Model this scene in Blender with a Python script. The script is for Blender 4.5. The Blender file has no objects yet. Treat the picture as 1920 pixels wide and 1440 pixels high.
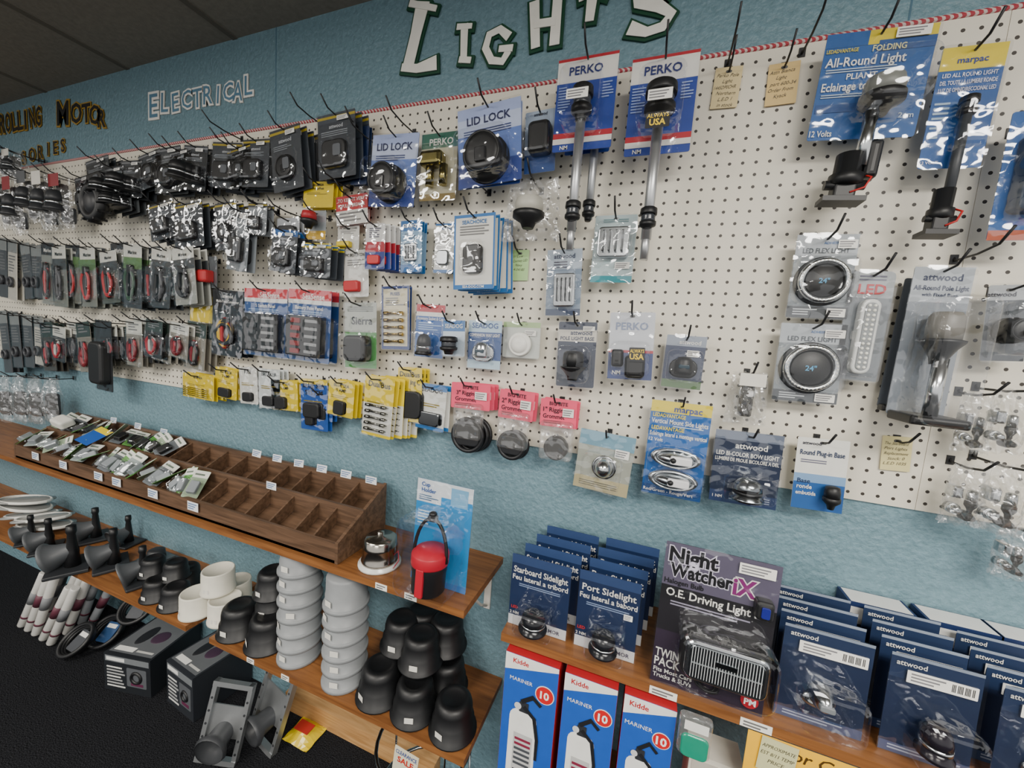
import bpy, math, random, colorsys
from mathutils import Vector, Matrix
random.seed(7)
C=bpy.context.scene.collection
# ---------------- camera calibration (vanishing points of the room axes) ----------------
F=721.0
xc=-Vector((-2018,-226,F)).normalized()
yc=Vector((265,-60,F)); yc=(yc-xc*yc.dot(xc)).normalized()
zc=xc.cross(yc)
CAM=Vector((0,-1.0,1.42))
def ray(u,v):
    r=Vector((u-960,v-720,F)); return Vector((r.dot(xc),r.dot(yc),r.dot(zc)))
def P(u,v,y=0):
    d=ray(u,v); return CAM+d*((y-CAM.y)/d.y)
def S(u,v,z):
    d=ray(u,v); return CAM+d*((z-CAM.z)/d.z)
FWD=Vector((xc[2],yc[2],zc[2]))
def mpp(p): return (p-CAM).dot(FWD)/F
cam=bpy.data.cameras.new('camera'); cam.sensor_width=36; cam.lens=F/1920*36; cam.clip_start=.02
co=bpy.data.objects.new('camera',cam); C.objects.link(co)
r=Vector((xc[0],yc[0],zc[0])); up=-Vector((xc[1],yc[1],zc[1])); bk=-FWD
co.matrix_world=Matrix(((r.x,up.x,bk.x,CAM.x),(r.y,up.y,bk.y,CAM.y),(r.z,up.z,bk.z,CAM.z),(0,0,0,1)))
bpy.context.scene.camera=co
# ---------------- materials ----------------
MC={}
def lin(h,sat=1.12):
    h=h.lstrip('#')
    if len(h)==3: h=''.join(c*2 for c in h)
    c=[int(h[i:i+2],16)/255 for i in (0,2,4)]
    a,b,d=colorsys.rgb_to_hsv(*c); c=colorsys.hsv_to_rgb(a,min(1,b*sat),d)
    return [x/12.92 if x<=.04045 else ((x+.055)/1.055)**2.4 for x in c]+[1]
def M(h,k='p'):
    if not isinstance(h,str): return h
    key=(h,k)
    if key in MC: return MC[key]
    m=bpy.data.materials.new('mat_%s_%s'%(k,h.strip('#'))); m.use_nodes=True
    nt=m.node_tree; b=nt.nodes['Principled BSDF']
    rough,metal={'p':(.5,0),'g':(.2,0),'k':(.45,0),'m':(.2,1),'s':(.38,.85),'d':(.8,0)}[k]
    col=lin(h)
    b.inputs['Metallic'].default_value=metal
    nz=nt.nodes.new('ShaderNodeTexNoise'); nz.inputs['Scale'].default_value=35
    tc=nt.nodes.new('ShaderNodeTexCoord'); nt.links.new(tc.outputs['Object'],nz.inputs['Vector'])
    mx=nt.nodes.new('ShaderNodeMix'); mx.data_type='RGBA'
    mx.inputs[6].default_value=[c*.9 for c in col[:3]]+[1]; mx.inputs[7].default_value=[min(1,c*1.08) for c in col[:3]]+[1]
    nt.links.new(nz.outputs['Fac'],mx.inputs[0]); nt.links.new(mx.outputs[2],b.inputs['Base Color'])
    b.inputs['Roughness'].default_value=rough
    MC[key]=m; return m
def clearmat(name,base,tint=(1,1,1,1),bump=.15,rough=.06,milk=0):
    m=bpy.data.materials.new(name); m.use_nodes=True; nt=m.node_tree; nt.nodes.clear(); N=nt.nodes.new; L=nt.links.new
    o=N('ShaderNodeOutputMaterial'); t=N('ShaderNodeBsdfTransparent'); t.inputs[0].default_value=tint
    g=N('ShaderNodeBsdfGlossy'); g.inputs['Roughness'].default_value=rough; g.inputs['Color'].default_value=(.95,.97,1,1)
    lw=N('ShaderNodeLayerWeight'); lw.inputs[0].default_value=.35
    ma=N('ShaderNodeMath'); ma.operation='MULTIPLY_ADD'; ma.inputs[1].default_value=.2; ma.inputs[2].default_value=base
    mi=N('ShaderNodeMixShader'); L(lw.outputs['Facing'],ma.inputs[0]); L(ma.outputs[0],mi.inputs[0])
    L(t.outputs[0],mi.inputs[1]); L(g.outputs[0],mi.inputs[2])
    nz=N('ShaderNodeTexNoise'); nz.inputs['Scale'].default_value=28; nz.inputs['Detail'].default_value=1
    tc=N('ShaderNodeTexCoord'); L(tc.outputs['Object'],nz.inputs['Vector'])
    bp=N('ShaderNodeBump'); bp.inputs['Strength'].default_value=bump; bp.inputs['Distance'].default_value=.02
    L(nz.outputs['Fac'],bp.inputs['Height']); L(bp.outputs[0],g.inputs['Normal'])
    out=mi
    if milk:
        df=N('ShaderNodeBsdfDiffuse'); df.inputs[0].default_value=(.8,.8,.78,1); m2=N('ShaderNodeMixShader'); m2.inputs[0].default_value=milk
        L(mi.outputs[0],m2.inputs[1]); L(df.outputs[0],m2.inputs[2]); out=m2
    L(out.outputs[0],o.inputs[0]); return m
CLEAR=clearmat('clear_blister',.045,bump=.3,rough=.07)
BAG=clearmat('clear_bag',.10,bump=1.0,rough=.16,milk=.08)
def wood(name,c1,c2,scale=3):
    m=bpy.data.materials.new(name); m.use_nodes=True; nt=m.node_tree; b=nt.nodes['Principled BSDF']; N=nt.nodes.new; L=nt.links.new
    tc=N('ShaderNodeNewGeometry'); mp=N('ShaderNodeMapping'); mp.inputs['Scale'].default_value=(scale,scale*14,scale*14)
    nz=N('ShaderNodeTexNoise'); nz.inputs['Scale'].default_value=2; nz.inputs['Detail'].default_value=5; nz.inputs['Distortion'].default_value=.6
    cr=N('ShaderNodeValToRGB'); cr.color_ramp.elements[0].color=lin(c1,1); cr.color_ramp.elements[1].color=lin(c2,1)
    cr.color_ramp.elements[0].position=.35; cr.color_ramp.elements[1].position=.65
    L(tc.outputs['Position'],mp.inputs['Vector']); L(mp.outputs[0],nz.inputs['Vector']); L(nz.outputs['Fac'],cr.inputs[0]); L(cr.outputs[0],b.inputs['Base Color'])
    b.inputs['Roughness'].default_value=.45; return m
OAK=wood('oak','#6f4524','#8c5c32'); BINW=wood('dark_bin_wood','#4b3829','#69503d'); PINE=wood('pine','#a87c4c','#c69a66')
def noisy(name,c1,c2,scale,bump,dist,rough=.8,spec=.3,sat=1.0):
    m=bpy.data.materials.new(name); m.use_nodes=True; nt=m.node_tree; b=nt.nodes['Principled BSDF']; N=nt.nodes.new; L=nt.links.new
    g=N('ShaderNodeNewGeometry'); nz=N('ShaderNodeTexNoise'); nz.inputs['Scale'].default_value=scale; nz.inputs['Detail'].default_value=4
    L(g.outputs['Position'],nz.inputs['Vector']); cr=N('ShaderNodeValToRGB'); cr.color_ramp.elements[0].color=lin(c1,sat); cr.color_ramp.elements[1].color=lin(c2,sat)
    cr.color_ramp.elements[0].position=.3; cr.color_ramp.elements[1].position=.7
    L(nz.outputs['Fac'],cr.inputs[0]); L(cr.outputs[0],b.inputs['Base Color'])
    bp=N('ShaderNodeBump'); bp.inputs['Strength'].default_value=bump; bp.inputs['Distance'].default_value=dist
    L(nz.outputs['Fac'],bp.inputs['Height']); L(bp.outputs[0],b.inputs['Normal']); b.inputs['Roughness'].default_value=rough; b.inputs['Specular IOR Level'].default_value=spec
    return m
WALLM=noisy('blue_orange_peel_paint','#67858f','#75939f',75,.7,.008,.42,spec=.45,sat=1.0)
CEILM=noisy('ceiling_tile','#858076','#918b80',60,.3,.004,.95)
CARP=noisy('carpet','#151618','#333438',260,1,.01,1,.05)
def pegmat():
    m=bpy.data.materials.new('pegboard_white'); m.use_nodes=True; nt=m.node_tree; b=nt.nodes['Principled BSDF']; N=nt.nodes.new; L=nt.links.new
    g=N('ShaderNodeNewGeometry'); s=N('ShaderNodeSeparateXYZ'); L(g.outputs['Position'],s.inputs[0])
    def fr(o):
        a=N('ShaderNodeMath'); a.operation='MULTIPLY'; a.inputs[1].default_value=1/.0254; L(o,a.inputs[0])
        f=N('ShaderNodeMath'); f.operation='FRACT'; L(a.outputs[0],f.inputs[0])
        q=N('ShaderNodeMath'); q.operation='SUBTRACT'; q.inputs[1].default_value=.5; L(f.outputs[0],q.inputs[0])
        w=N('ShaderNodeMath'); w.operation='MULTIPLY'; L(q.outputs[0],w.inputs[0]); L(q.outputs[0],w.inputs[1]); return w.outputs[0]
    ad=N('ShaderNodeMath'); ad.operation='ADD'; L(fr(s.outputs[0]),ad.inputs[0]); L(fr(s.outputs[2]),ad.inputs[1])
    lt=N('ShaderNodeMath'); lt.operation='LESS_THAN'; lt.inputs[1].default_value=.018; L(ad.outputs[0],lt.inputs[0])
    mx=N('ShaderNodeMix'); mx.data_type='RGBA'; mx.inputs[6].default_value=lin('#dcd7c9'); mx.inputs[7].default_value=lin('#35302b')
    L(lt.outputs[0],mx.inputs[0]); L(mx.outputs[2],b.inputs['Base Color']); b.inputs['Roughness'].default_value=.5; return m
PEG=pegmat()
def ropemat():
    m=bpy.data.materials.new('red_white_rope'); m.use_nodes=True; nt=m.node_tree; b=nt.nodes['Principled BSDF']; N=nt.nodes.new; L=nt.links.new
    g=N('ShaderNodeNewGeometry'); w=N('ShaderNodeTexWave'); w.inputs['Scale'].default_value=55; w.bands_direction='DIAGONAL'
    L(g.outputs['Position'],w.inputs['Vector']); cr=N('ShaderNodeValToRGB'); cr.color_ramp.interpolation='CONSTANT'
    cr.color_ramp.elements[0].color=lin('#a8444e'); cr.color_ramp.elements[1].color=lin('#cfc0ba'); cr.color_ramp.elements[1].position=.6
    L(w.outputs['Fac'],cr.inputs[0]); L(cr.outputs[0],b.inputs['Base Color']); return m
ROPE=ropemat()
# ---------------- mesh builder ----------------
TC={}
def glyph(s,off=0):
    k=(s,off)
    if k in TC: return TC[k]
    cu=bpy.data.curves.new('t','FONT'); cu.body=s; cu.offset=off; cu.resolution_u=2
    ob=bpy.data.objects.new('t',cu); C.objects.link(ob)
    dg=bpy.context.evaluated_depsgraph_get(); me=bpy.data.meshes.new_from_object(ob.evaluated_get(dg))
    vs=[(v.co.x,v.co.y) for v in me.vertices]; fs=[tuple(p.vertices) for p in me.polygons]
    bpy.data.objects.remove(ob); bpy.data.meshes.remove(me); bpy.data.curves.remove(cu)
    TC[k]=(vs,fs); return TC[k]
def rr(cx,cz,w,h,r,n=4):
    r=min(r,w/2*.99,h/2*.99); o=[]
    for (sx,sz,a0) in ((1,1,0),(-1,1,90),(-1,-1,180),(1,-1,270)):
        for i in range(n+1):
            a=math.radians(a0+90*i/n); o.append((cx+sx*(w/2-r)+r*math.cos(a),cz+sz*(h/2-r)+r*math.sin(a)))
    return o
class MB:
    def __init__(s): s.v=[];s.f=[];s.m=[];s.ms=[];s.s=[]
    def add(s,vs,fs,mat,sm=False):
        if mat not in s.ms: s.ms.append(mat)
        i=s.ms.index(mat); b=len(s.v); s.v+= [tuple(v) for v in vs]
        for f in fs: s.f.append(tuple(b+j for j in f)); s.m.append(i); s.s.append(sm)
    def box(s,x0,x1,y0,y1,z0,z1,mat):
        v=[(x,y,z) for x in(x0,x1) for y in(y0,y1) for z in(z0,z1)]
        s.add(v,[(0,1,3,2),(4,6,7,5),(0,4,5,1),(2,3,7,6),(0,2,6,4),(1,5,7,3)],mat)
    def loft(s,rings,mat,c0=True,c1=True,sm=False):
        n=len(rings[0]); v=[p for r in rings for p in r]; f=[]
        for k in range(len(rings)-1):
            for i in range(n): j=(i+1)%n; f.append((k*n+i,k*n+j,(k+1)*n+j,(k+1)*n+i))
        s.add(v,f,mat,sm)
        b=len(s.v)-len(v); mi=s.ms.index(mat)
        if c0: s.f.append(tuple(b+i for i in range(n-1,-1,-1))); s.m.append(mi); s.s.append(False)
        if c1: s.f.append(tuple(b+(len(rings)-1)*n+i for i in range(n))); s.m.append(mi); s.s.append(False)
    def plate(s,cx,cz,w,h,r,yb,yf,mat):
        a=rr(cx,cz,w,h,r); s.loft([[(x,yb,z) for x,z in a],[(x,yf,z) for x,z in a]],mat)
    def slab(s,cx,cz,w,h,r,yb,yf,bev,mat,c0=True):
        bev=min(bev,w*.4,h*.4,abs(yb-yf)*.8); R=[]
        for t in (0,None,1,2,3):
            if t==0: y,i=yb,0
            elif t is None: y,i=yf+bev,0
            else: a=t/3*math.pi/2; y=yf+bev*(1-math.sin(a)); i=bev*(1-math.cos(a))
            R.append([(x,y,z) for x,z in rr(cx,cz,w-2*i,h-2*i,max(r-i*.5,.0005))])
        s.loft(R,mat,c0=c0,sm=False)
    def lathe(s,prof,o,ax,mat,seg=24,sm=True,sy=1,caps=True):
        a=Vector(ax).normalized(); t=a.orthogonal().normalized(); b=a.cross(t); o=Vector(o); R=[]
        for (r,h) in prof:
            R.append([o+a*h+(t*math.cos(q)+b*math.sin(q)*sy)*max(r,1e-5) for q in [2*math.pi*i/seg for i in range(seg)]])
        s.loft(R,mat,caps,caps,sm)
    def tube(s,pts,r,mat,seg=6):
        pts=[Vector(p) for p in pts]; R=[]; pr=None
        for i,p in enumerate(pts):
            d=(pts[min(i+1,len(pts)-1)]-pts[max(i-1,0)]).normalized()
            t=(d.orthogonal() if pr is None else pr-d*pr.dot(d)).normalized(); pr=t; b=d.cross(t)
            R.append([p+(t*math.cos(2*math.pi*k/seg)+b*math.sin(2*math.pi*k/seg))*r for k in range(seg)])
        s.loft(R,mat,sm=True)
    def ell(s,c,rx,ry,rz,mat,n=10,m=20):
        R=[]
        for k in range(n+1):
            a=math.pi*k/n; R.append([(c[0]+rx*math.sin(a)*math.cos(2*math.pi*i/m),c[1]+ry*math.sin(a)*math.sin(2*math.pi*i/m),c[2]+rz*math.cos(a)) for i in range(m)])
        s.loft(R,mat,sm=True)
    def torus(s,c,R,r,mat,ax='y',n=28,m=8,sz=1):
        rings=[]
        for i in range(n+1):
            a=2*math.pi*i/n; q=[]
            for k in range(m):
                b=2*math.pi*k/m; rad=R+r*math.cos(b); h=r*math.sin(b)
                if ax=='y': q.append((c[0]+rad*math.cos(a),c[1]+h,c[2]+rad*math.sin(a)*sz))
                else: q.append((c[0]+rad*math.cos(a),c[1]+rad*math.sin(a)*sz,c[2]+h))
            rings.append(q)
        s.loft(rings,mat,False,False,True)
    def text(s,st,cx,cz,h,y,mat,maxw=None,off=0,rot=0,outline=None,shear=0):
        vs,fs=glyph(st,off)
        if not vs: return
        x0=min(v[0] for v in vs);x1=max(v[0] for v in vs); k=h/.72; kx=k
        if maxw and (x1-x0)*k>maxw: kx=maxw/(x1-x0)
        ca,sa=math.cos(rot),math.sin(rot)
        def put(vs,fs,y,mat):
            o=[]
            for (a,b) in vs:
                X=(a-(x0+x1)/2)*kx; Z=(b-.36)*k; X+=Z*shear; o.append((cx+X*ca-Z*sa,y,cz+X*sa+Z*ca))
            s.add(o,fs,mat)
        if outline:
            v2,f2=glyph(st,off+.05); put(v2,f2,y+.0002,outline)
        put(vs,fs,y,mat)
    def ribbon(s,pts,y0,y1,mat,e=0):
        n=len(pts); Lf=[];Rt=[]
        for i,(x,z,w) in enumerate(pts):
            a=pts[max(i-1,0)]; b=pts[min(i+1,n-1)]; d=Vector((b[0]-a[0],b[1]-a[1])).normalized(); nn=Vector((-d.y,d.x))*(w/2+e)
            c=Vector((x,z)); 
            if i==0: c-=d*e
            if i==n-1: c+=d*e
            Lf.append(c+nn); Rt.append(c-nn)
        v=[];f=[]
        for y in (y0,y1):
            for i in range(n): v.append((Lf[i].x,y,Lf[i].y)); v.append((Rt[i].x,y,Rt[i].y))
        o=2*n
        for i in range(n-1):
            f+=[(2*i,2*i+1,2*i+3,2*i+2),(o+2*i,o+2*i+2,o+2*i+3,o+2*i+1),(2*i,2*i+2,o+2*i+2,o+2*i),(2*i+1,o+2*i+1,o+2*i+3,2*i+3)]
        f+=[(0,o,o+1,1),(2*n-2,2*n-1,o+2*n-1,o+2*n-2)]
        s.add(v,f,mat)
    def obj(s,name,parent=None,loc=None,rot=None):
        me=bpy.data.meshes.new(name); me.from_pydata(s.v,[],s.f)
        for m in s.ms: me.materials.append(m)
        me.polygons.foreach_set('material_index',s.m); me.polygons.foreach_set('use_smooth',s.s); me.update()
        o=bpy.data.objects.new(name,me); C.objects.link(o)
        if parent: o.parent=parent
        if loc is not None: o.location=loc
        if rot is not None: o.rotation_euler=rot
        return o
def tag(o,label,cat,group=None,kind=None):
    o['label']=label; o['category']=cat
    if group: o['group']=group
    if kind: o['kind']=kind
    return o
def struct(o,label,cat='structure'):
    o['kind']='structure'; o['label']=label; o['category']=cat; return o
def empty(name,loc,rot=(0,0,0)):
    e=bpy.data.objects.new(name,None); e.empty_display_size=.02; C.objects.link(e); e.location=loc; e.rotation_euler=rot; return e
def clone(root,dx,dy,dz,skip=(),jit=0):
    c=root.copy(); C.objects.link(c); c.location=root.location+Vector((dx,dy,dz))
    if jit: c.rotation_euler[1]+=random.uniform(-jit,jit)
    for ch in [o for o in root.children]:
        if ch.name.split('.')[0] in skip: continue
        k=ch.copy(); k.parent=c; C.objects.link(k)
    return c
# ---------------- product shapes ----------------
BLK='#17181a'
def shp(mb,k,cx,cz,w,h,y,col,dep):
    kind='k'
    if col.startswith('m'): col=col[1:]; kind='m'
    elif col.startswith('s'): col=col[1:]; kind='s'
    elif col.startswith('g'): col=col[1:]; kind='g'
    m=M(col.split(',')[0],kind); B=M(BLK,'k'); CH=M('#d5d8da','m'); yf=y-dep
    if k=='slab': mb.slab(cx,cz,w,h,min(w,h)*.22,y,yf,dep*.35,m)
    elif k=='disc': 
        mb.lathe([(w/2,0),(w/2,dep*.5),(w*.44,dep*.62),(w*.42,dep*.55),(w*.36,dep*.7),(w*.3,dep),(w*.1,dep*1.02),(0,dep)],(cx,y,cz),(0,-1,0),m,28)
    elif k=='dome': mb.ell((cx,y,cz),w/2,dep,h/2,m)
    elif k=='ring': mb.torus((cx,y-dep/2,cz),w/2-dep/2,dep/2,m)
    elif k=='pole': mb.lathe([(w/2,0),(w/2,h)],(cx,y-w/2-.001,cz-h/2),(0,0,1),m,16)
    elif k=='dom':
        o=(cx,y-w*.5-.001,cz-h/2); R=w/2
        mb.lathe([(R,0),(R,h*.1),(R*.86,h*.16),(R*.84,h*.3)],o,(0,0,1),m,28)
        mb.lathe([(R*.85,h*.28),(R*.86,h*.42)],o,(0,0,1),CH if kind!='m' else B,28)
        mb.lathe([(R*.84,h*.42),(R*.82,h*.62),(R*.7,h*.82),(R*.45,h*.95),(0,h)],o,(0,0,1),m,28)
    elif k=='bell':
        mb.ell((cx,y-.001,cz-h*.25),w*.5,.006,h*.28,m)
        mb.ell((cx,y-.002,cz+h*.02),w*.34,dep*.8,h*.40,m,14,24)
        mb.slab(cx,cz-h*.0,w*.42,h*.2,.003,y-dep*.6,y-dep*.85,.002,M('#7d8285','g'))
        for sx in(-1,1): mb.ell((cx+sx*w*.38,y-.007,cz-h*.26),w*.045,.002,w*.045,B,5,8)
    elif k=='ledbar':
        mb.slab(cx,cz,w,h,w*.45,y,yf,.004,M('#d4d6d4','g')); mb.slab(cx,cz,w*.62,h*.9,w*.28,yf,yf-.002,.001,M('#84888a','k'))
        for i in range(14):
            for sx in(-1,1): mb.ell((cx+sx*w*.14,yf-.002,cz+h*(.41-.063*i)),w*.1,.003,w*.1,M('#f3f3ea','g'),5,8)
    elif k=='lamp':
        o=(cx,y-w/2-.001,cz-h/2); R=w/2
        mb.lathe([(R*.35,0),(R*.5,h*.18),(R,h*.34),(R,h*.5),(R*.9,h*.52)],o,(0,0,1),B,22)
        mb.lathe([(R*.88,h*.5),(R*.9,h*.75),(R*.8,h*.95),(R*.4,h),(0,h)],o,(0,0,1),m,22)
    elif k=='conelamp':
        o=(cx,y-w/2-.001,cz-h/2); R=w/2
        mb.lathe([(R*.36,0),(R*.42,h*.12),(R*.7,h*.3),(R*.98,h*.42),(R,h*.46),(R*.8,h*.48)],o,(0,0,1),B,26)
        mb.lathe([(R*.78,h*.47),(R*.8,h*.7),(R*.76,h*.9),(R*.6,h*.98),(0,h)],o,(0,0,1),m,26)
    elif k=='blacklamp':
        o=(cx,y-w/2-.001,cz-h/2); R=w/2
        mb.lathe([(R*.45,0),(R*.55,h*.12),(R*.6,h*.2),(R*.95,h*.26),(R,h*.3),(R,h*.42)],o,(0,0,1),B,22)
        mb.lathe([(R*.82,h*.42),(R*.86,h*.5),(R*.82,h*.56),(R*.86,h*.62),(R*.82,h*.7)],o,(0,0,1),M('#3a3d42','g'),22)
        mb.lathe([(R,h*.7),(R*1.02,h*.76),(R*.98,h*.94),(R*.7,h),(0,h)],o,(0,0,1),m,22)
    elif k=='usatag':
        mb.plate(cx,cz,w,h,.002,y,y-.0006,M('#14151a')); mb.text('ALWAYS',cx,cz+h*.26,h*.26,y-.001,M('#e8c93a'),w*.9,off=.02); mb.text('USA',cx,cz-h*.14,h*.4,y-.001,M('#e8c93a'),w*.9,off=.03)
    elif k=='base':
        o=(cx,y-.018,cz)
        mb.lathe([(w*.3,h*.5),(w*.3,h*.1),(w*.38,h*.08),(w*.38,-h*.1),(w*.26,-h*.14)],o,(0,0,1),m,16)
        mb.slab(cx,cz-h*.2,w*.5,h*.4,.004,y-.004,y-.03,.004,m)
        mb.box(cx-w*.5,cx+w*.45,y-.04,y-.002,cz-h*.5,cz-h*.4,m)
        mb.lathe([(w*.12,-w*.45),(w*.12,w*.45)],(cx,y-.02,cz-h*.12),(1,0,0),m,10)
        mb.tube([(cx+w*.3,y-.02,cz+h*.1),(cx+w*.5,y-.03,cz),(cx+w*.4,y-.03,cz-h*.2),(cx+w*.1,y-.03,cz-h*.3)],.0018,M('#b02a2a','k'))
    elif k=='reel':
        R=w/2; mb.lathe([(R,0),(R,.003),(R*.97,.004),(0,.004)],(cx,y,cz),(0,-1,0),M('#1f2226','k'),32)
        mb.torus((cx,y-dep*.6,cz),R*.8,R*.12,M('#c9ccce','m'))
        for i in range(40):
            a=i*math.pi/20; mb.ell((cx+R*.8*math.cos(a),y-dep*.6-R*.11,cz+R*.8*math.sin(a)),R*.035,R*.03,R*.035,M('#f0efe2','k'),4,6)
        mb.lathe([(R*.66,0),(R*.66,dep*.5),(R*.62,dep*.6),(0,dep*.6)],(cx,y,cz),(0,-1,0),B,28)
        mb.text('24"',cx,cz,R*.2,y-dep*.66,M('#5a9ec4'),off=.02)
    elif k=='cup': 
        mb.lathe([(w*.5,0),(w*.5,dep*.25),(w*.46,dep*.3),(w*.44,dep*.6),(w*.4,dep*.95),(w*.3,dep),(0,dep)],(cx,y,cz),(0,-1,0),m,28)
        mb.slab(cx,cz-w*.08,w*.26,w*.3,.004,y-dep*.9,y-dep*1.12,.003,M('#2b2c2e','g'))
        mb.torus((cx,y-dep*.93,cz),w*.4,w*.03,m)
    elif k=='cable':
        cols=col.split(',') if ',' in col else [col,BLK]
        for i,c in enumerate(cols):
            pts=[]; ph=i*1.3+random.uniform(0,2)
            for t in range(37):
                a=t/24*math.pi*2; pts.append((cx+w*(.26+.1*i+.05*math.sin(a*.6+i))*math.cos(a+ph)*(.9+.1*math.sin(3*a)),y-dep*(.3+.2*i)-.001,cz+h*(.40-.05*i+.04*math.cos(a*.7))*math.sin(a+ph)))
            mb.tube(pts,min(w,h)*.06,M(c,'k'),6)
        mb.slab(cx,cz+h*.35,w*.3,h*.2,.003,y,y-dep,.002,B)
    elif k=='bars':
        for i in range(5):
            z=cz+h*(.4-.2*i); mb.lathe([(h*.035,-w*.3),(h*.035,w*.3)],(cx,y-.005,z),(1,0,0),m,8)
            for sx in (-1,1): mb.lathe([(h*.055,-w*.14),(h*.055,w*.06)],(cx+sx*w*.38,y-.005,z),(1,0,0),m,8)
    elif k=='panel':
        mb.slab(cx,cz,w,h,.004,y,yf,.002,M('#1d1e20','k'))
        for i in range(5):
            z=cz+h*(.38-.19*i); mb.slab(cx-w*.2,z,w*.26,h*.12,.002,yf,yf-.004,.001,m)
            mb.box(cx+w*.05,cx+w*.4,yf-.0006,yf,z-h*.03,z+h*.04,M('#8b8d8f'))
    elif k=='oval':
        mb.torus((cx,y-dep*.35,cz),w/2*.86,w*.07,CH,sz=h/w)
        mb.ell((cx,y-.001,cz),w*.42,dep,h*.36,m)
        mb.slab(cx+w*.1,cz,w*.42,h*.4,.004,y-dep*.6,y-dep*1.05,.003,M('#e8e8ea','g'))
        mb.ell((cx-w*.05,y-dep*.9,cz),w*.07,dep*.3,w*.07,B,6,10)
    elif k=='bow':
        mb.slab(cx,cz-h*.1,w,h*.7,min(w,h)*.3,y,y-dep*.35,.003,m)
        mb.lathe([(w*.3,0),(w*.32,h*.1),(w*.3,h*.5),(w*.22,h*.62),(0,h*.66)],(cx,y-dep*.45,cz-h*.3),(0,0,1),m,20)
        mb.slab(cx,cz-h*.02,w*.4,h*.16,.003,y-dep*.6,y-dep*.45-w*.31,.002,M('#0d2d3a','g'))
        for sx in(-1,1): mb.ell((cx+sx*w*.41,y-dep*.35,cz-h*.18),w*.05,.002,w*.05,CH,5,8)
    elif k=='vent':
        mb.slab(cx,cz,w,h,w*.12,y,y-dep*.6,.003,m)
        for i in range(4): mb.slab(cx-w*.3+i*w*.2,cz,w*.08,h*.7,w*.03,y-dep*.6,y-dep,.002,M('#4a4c4e','m'))
    elif k=='head':
        mb.slab(cx,cz,w,h,h*.2,y,y-dep*.7,.006,B)
        mb.slab(cx,cz,w*.93,h*.86,h*.18,y-dep*.6,y-dep*.9,.005,M('#b5b9bc','m'))
        mb.slab(cx,cz,w*.84,h*.72,h*.14,y-dep*.86,y-dep*.92,.004,M('#8b9194','m'))
        for i in range(25): mb.box(cx-w*.39+i*w*.032,cx-w*.39+i*w*.032+w*.006,y-dep*.945,y-dep*.9,cz-h*.33,cz+h*.33,M('#e2e5e6','g'))
        mb.box(cx-w*.12,cx+w*.12,y-dep*.96,y-dep*.9,cz+h*.04,cz+h*.14,M('#4c5052','m'))
        mb.box(cx-w*.39,cx+w*.39,y-dep*.955,y-dep*.9,cz-h*.03,cz-h*.02,M('#7c8082','g'))
    elif k=='extprint':
        W=M('#e6e6e2'); mb.plate(cx,cz-h*.08,w,h*.84,w*.35,y,y-.0006,W)
        mb.plate(cx+w*.05,cz-h*.12,w*.7,h*.44,.002,y-.0006,y-.0009,M('#b9b9b8'))
        for i in range(6): mb.box(cx-w*.25,cx+w*.34,y-.0012,y-.0009,cz-h*(-.03+.05*i),cz-h*(-.055+.05*i),M('#7c2e44' if i<2 else '#44474c'))
        for i in range(3): mb.box(cx-w*.25+i*w*.21,cx-w*.25+i*w*.21+w*.15,y-.0012,y-.0009,cz-h*.31,cz-h*.27,M('#2b2d31'))
        mb.plate(cx,cz+h*.37,w*.34,h*.1,.002,y-.0006,y-.0012,M('#2b2d31')); 
        mb.lathe([(w*.13,0),(w*.13,.0006)],(cx-w*.22,y-.0012,cz+h*.37),(0,-1,0),M('#c8c8c8'),12)
        mb.ribbon([(cx-w*.1,cz+h*.42,w*.16),(cx+w*.3,cz+h*.5,w*.18),(cx+w*.6,cz+h*.44,w*.12)],y-.0016,y-.0012,M('#1c1d20'))
        mb.ribbon([(cx,cz+h*.38,w*.14),(cx+w*.4,cz+h*.3,w*.14),(cx+w*.55,cz+h*.1,w*.12),(cx+w*.55,cz-h*.1,w*.1)],y-.002,y-.0016,M('#1c1d20'))
HOOKM={}
def peghook(x,z,L,vs=1):
    L=round(L*50)/50+.01
    if L not in HOOKM:
        mb=MB(); mb.tube([(0,-.006,.008),(0,-.009,.004),(0,-.012,0),(0,-L*.6,0),(0,-L,.006),(0,-L-.025,.028)],.0022,M('#1b1b1d','k'),6)
        mb.box(-.006,.006,-.009,-.0071,-.006,.012,M('#1b1b1d','k')); o=mb.obj('peg_hook'); HOOKM[L]=o.data
    else: o=bpy.data.objects.new('peg_hook',HOOKM[L]); C.objects.link(o)
    o.location=(x,0,z); tag(o,'black wire peg hook plugged into the white pegboard','hook','hooks on the pegboard'); return o
def card(root,W,H,col,bands,texts,lines,rad,name='backing_card',shear=0):
    mb=MB(); mb.plate(0,-H/2,W,H,rad,.0012,0,M(col)); y=0
    mb.plate(0,-.009,.012,.006,.003,0,-.0003,M('#5a5a58'))
    for b in bands:
        y-=.00025
        if len(b)==3: x0,x1,z0,z1,c=-.5,.5,b[0],b[1],b[2]
        else: x0,x1,z0,z1,c=b
        mb.box(x0*W,x1*W,y-.0001,y,-z1*H,-z0*H,M(c))
    for (x0,x1,z0,n,st,c) in lines:
        for i in range(n):
            xx=x1-(x1-x0)*random.choice((0,0,.15,.35)); zz=z0+i*st
            mb.box(x0*W,xx*W,y-.0006,y-.0004,-(zz+st*.45)*H,-zz*H,M(c))
    for t in texts:
        st,fx,fz,fh,c=t[:5]; mw=t[5] if len(t)>5 else .92
        mb.text(st,fx*W,-fz*H,fh*H,y-.0009,M(c),mw*W,off=(0 if shear else .018) if len(t)<7 else .035,outline=M(t[6]) if len(t)>6 else None,shear=shear,rot=random.uniform(-.06,.06) if shear else 0)
    return mb.obj(name,root)
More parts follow.
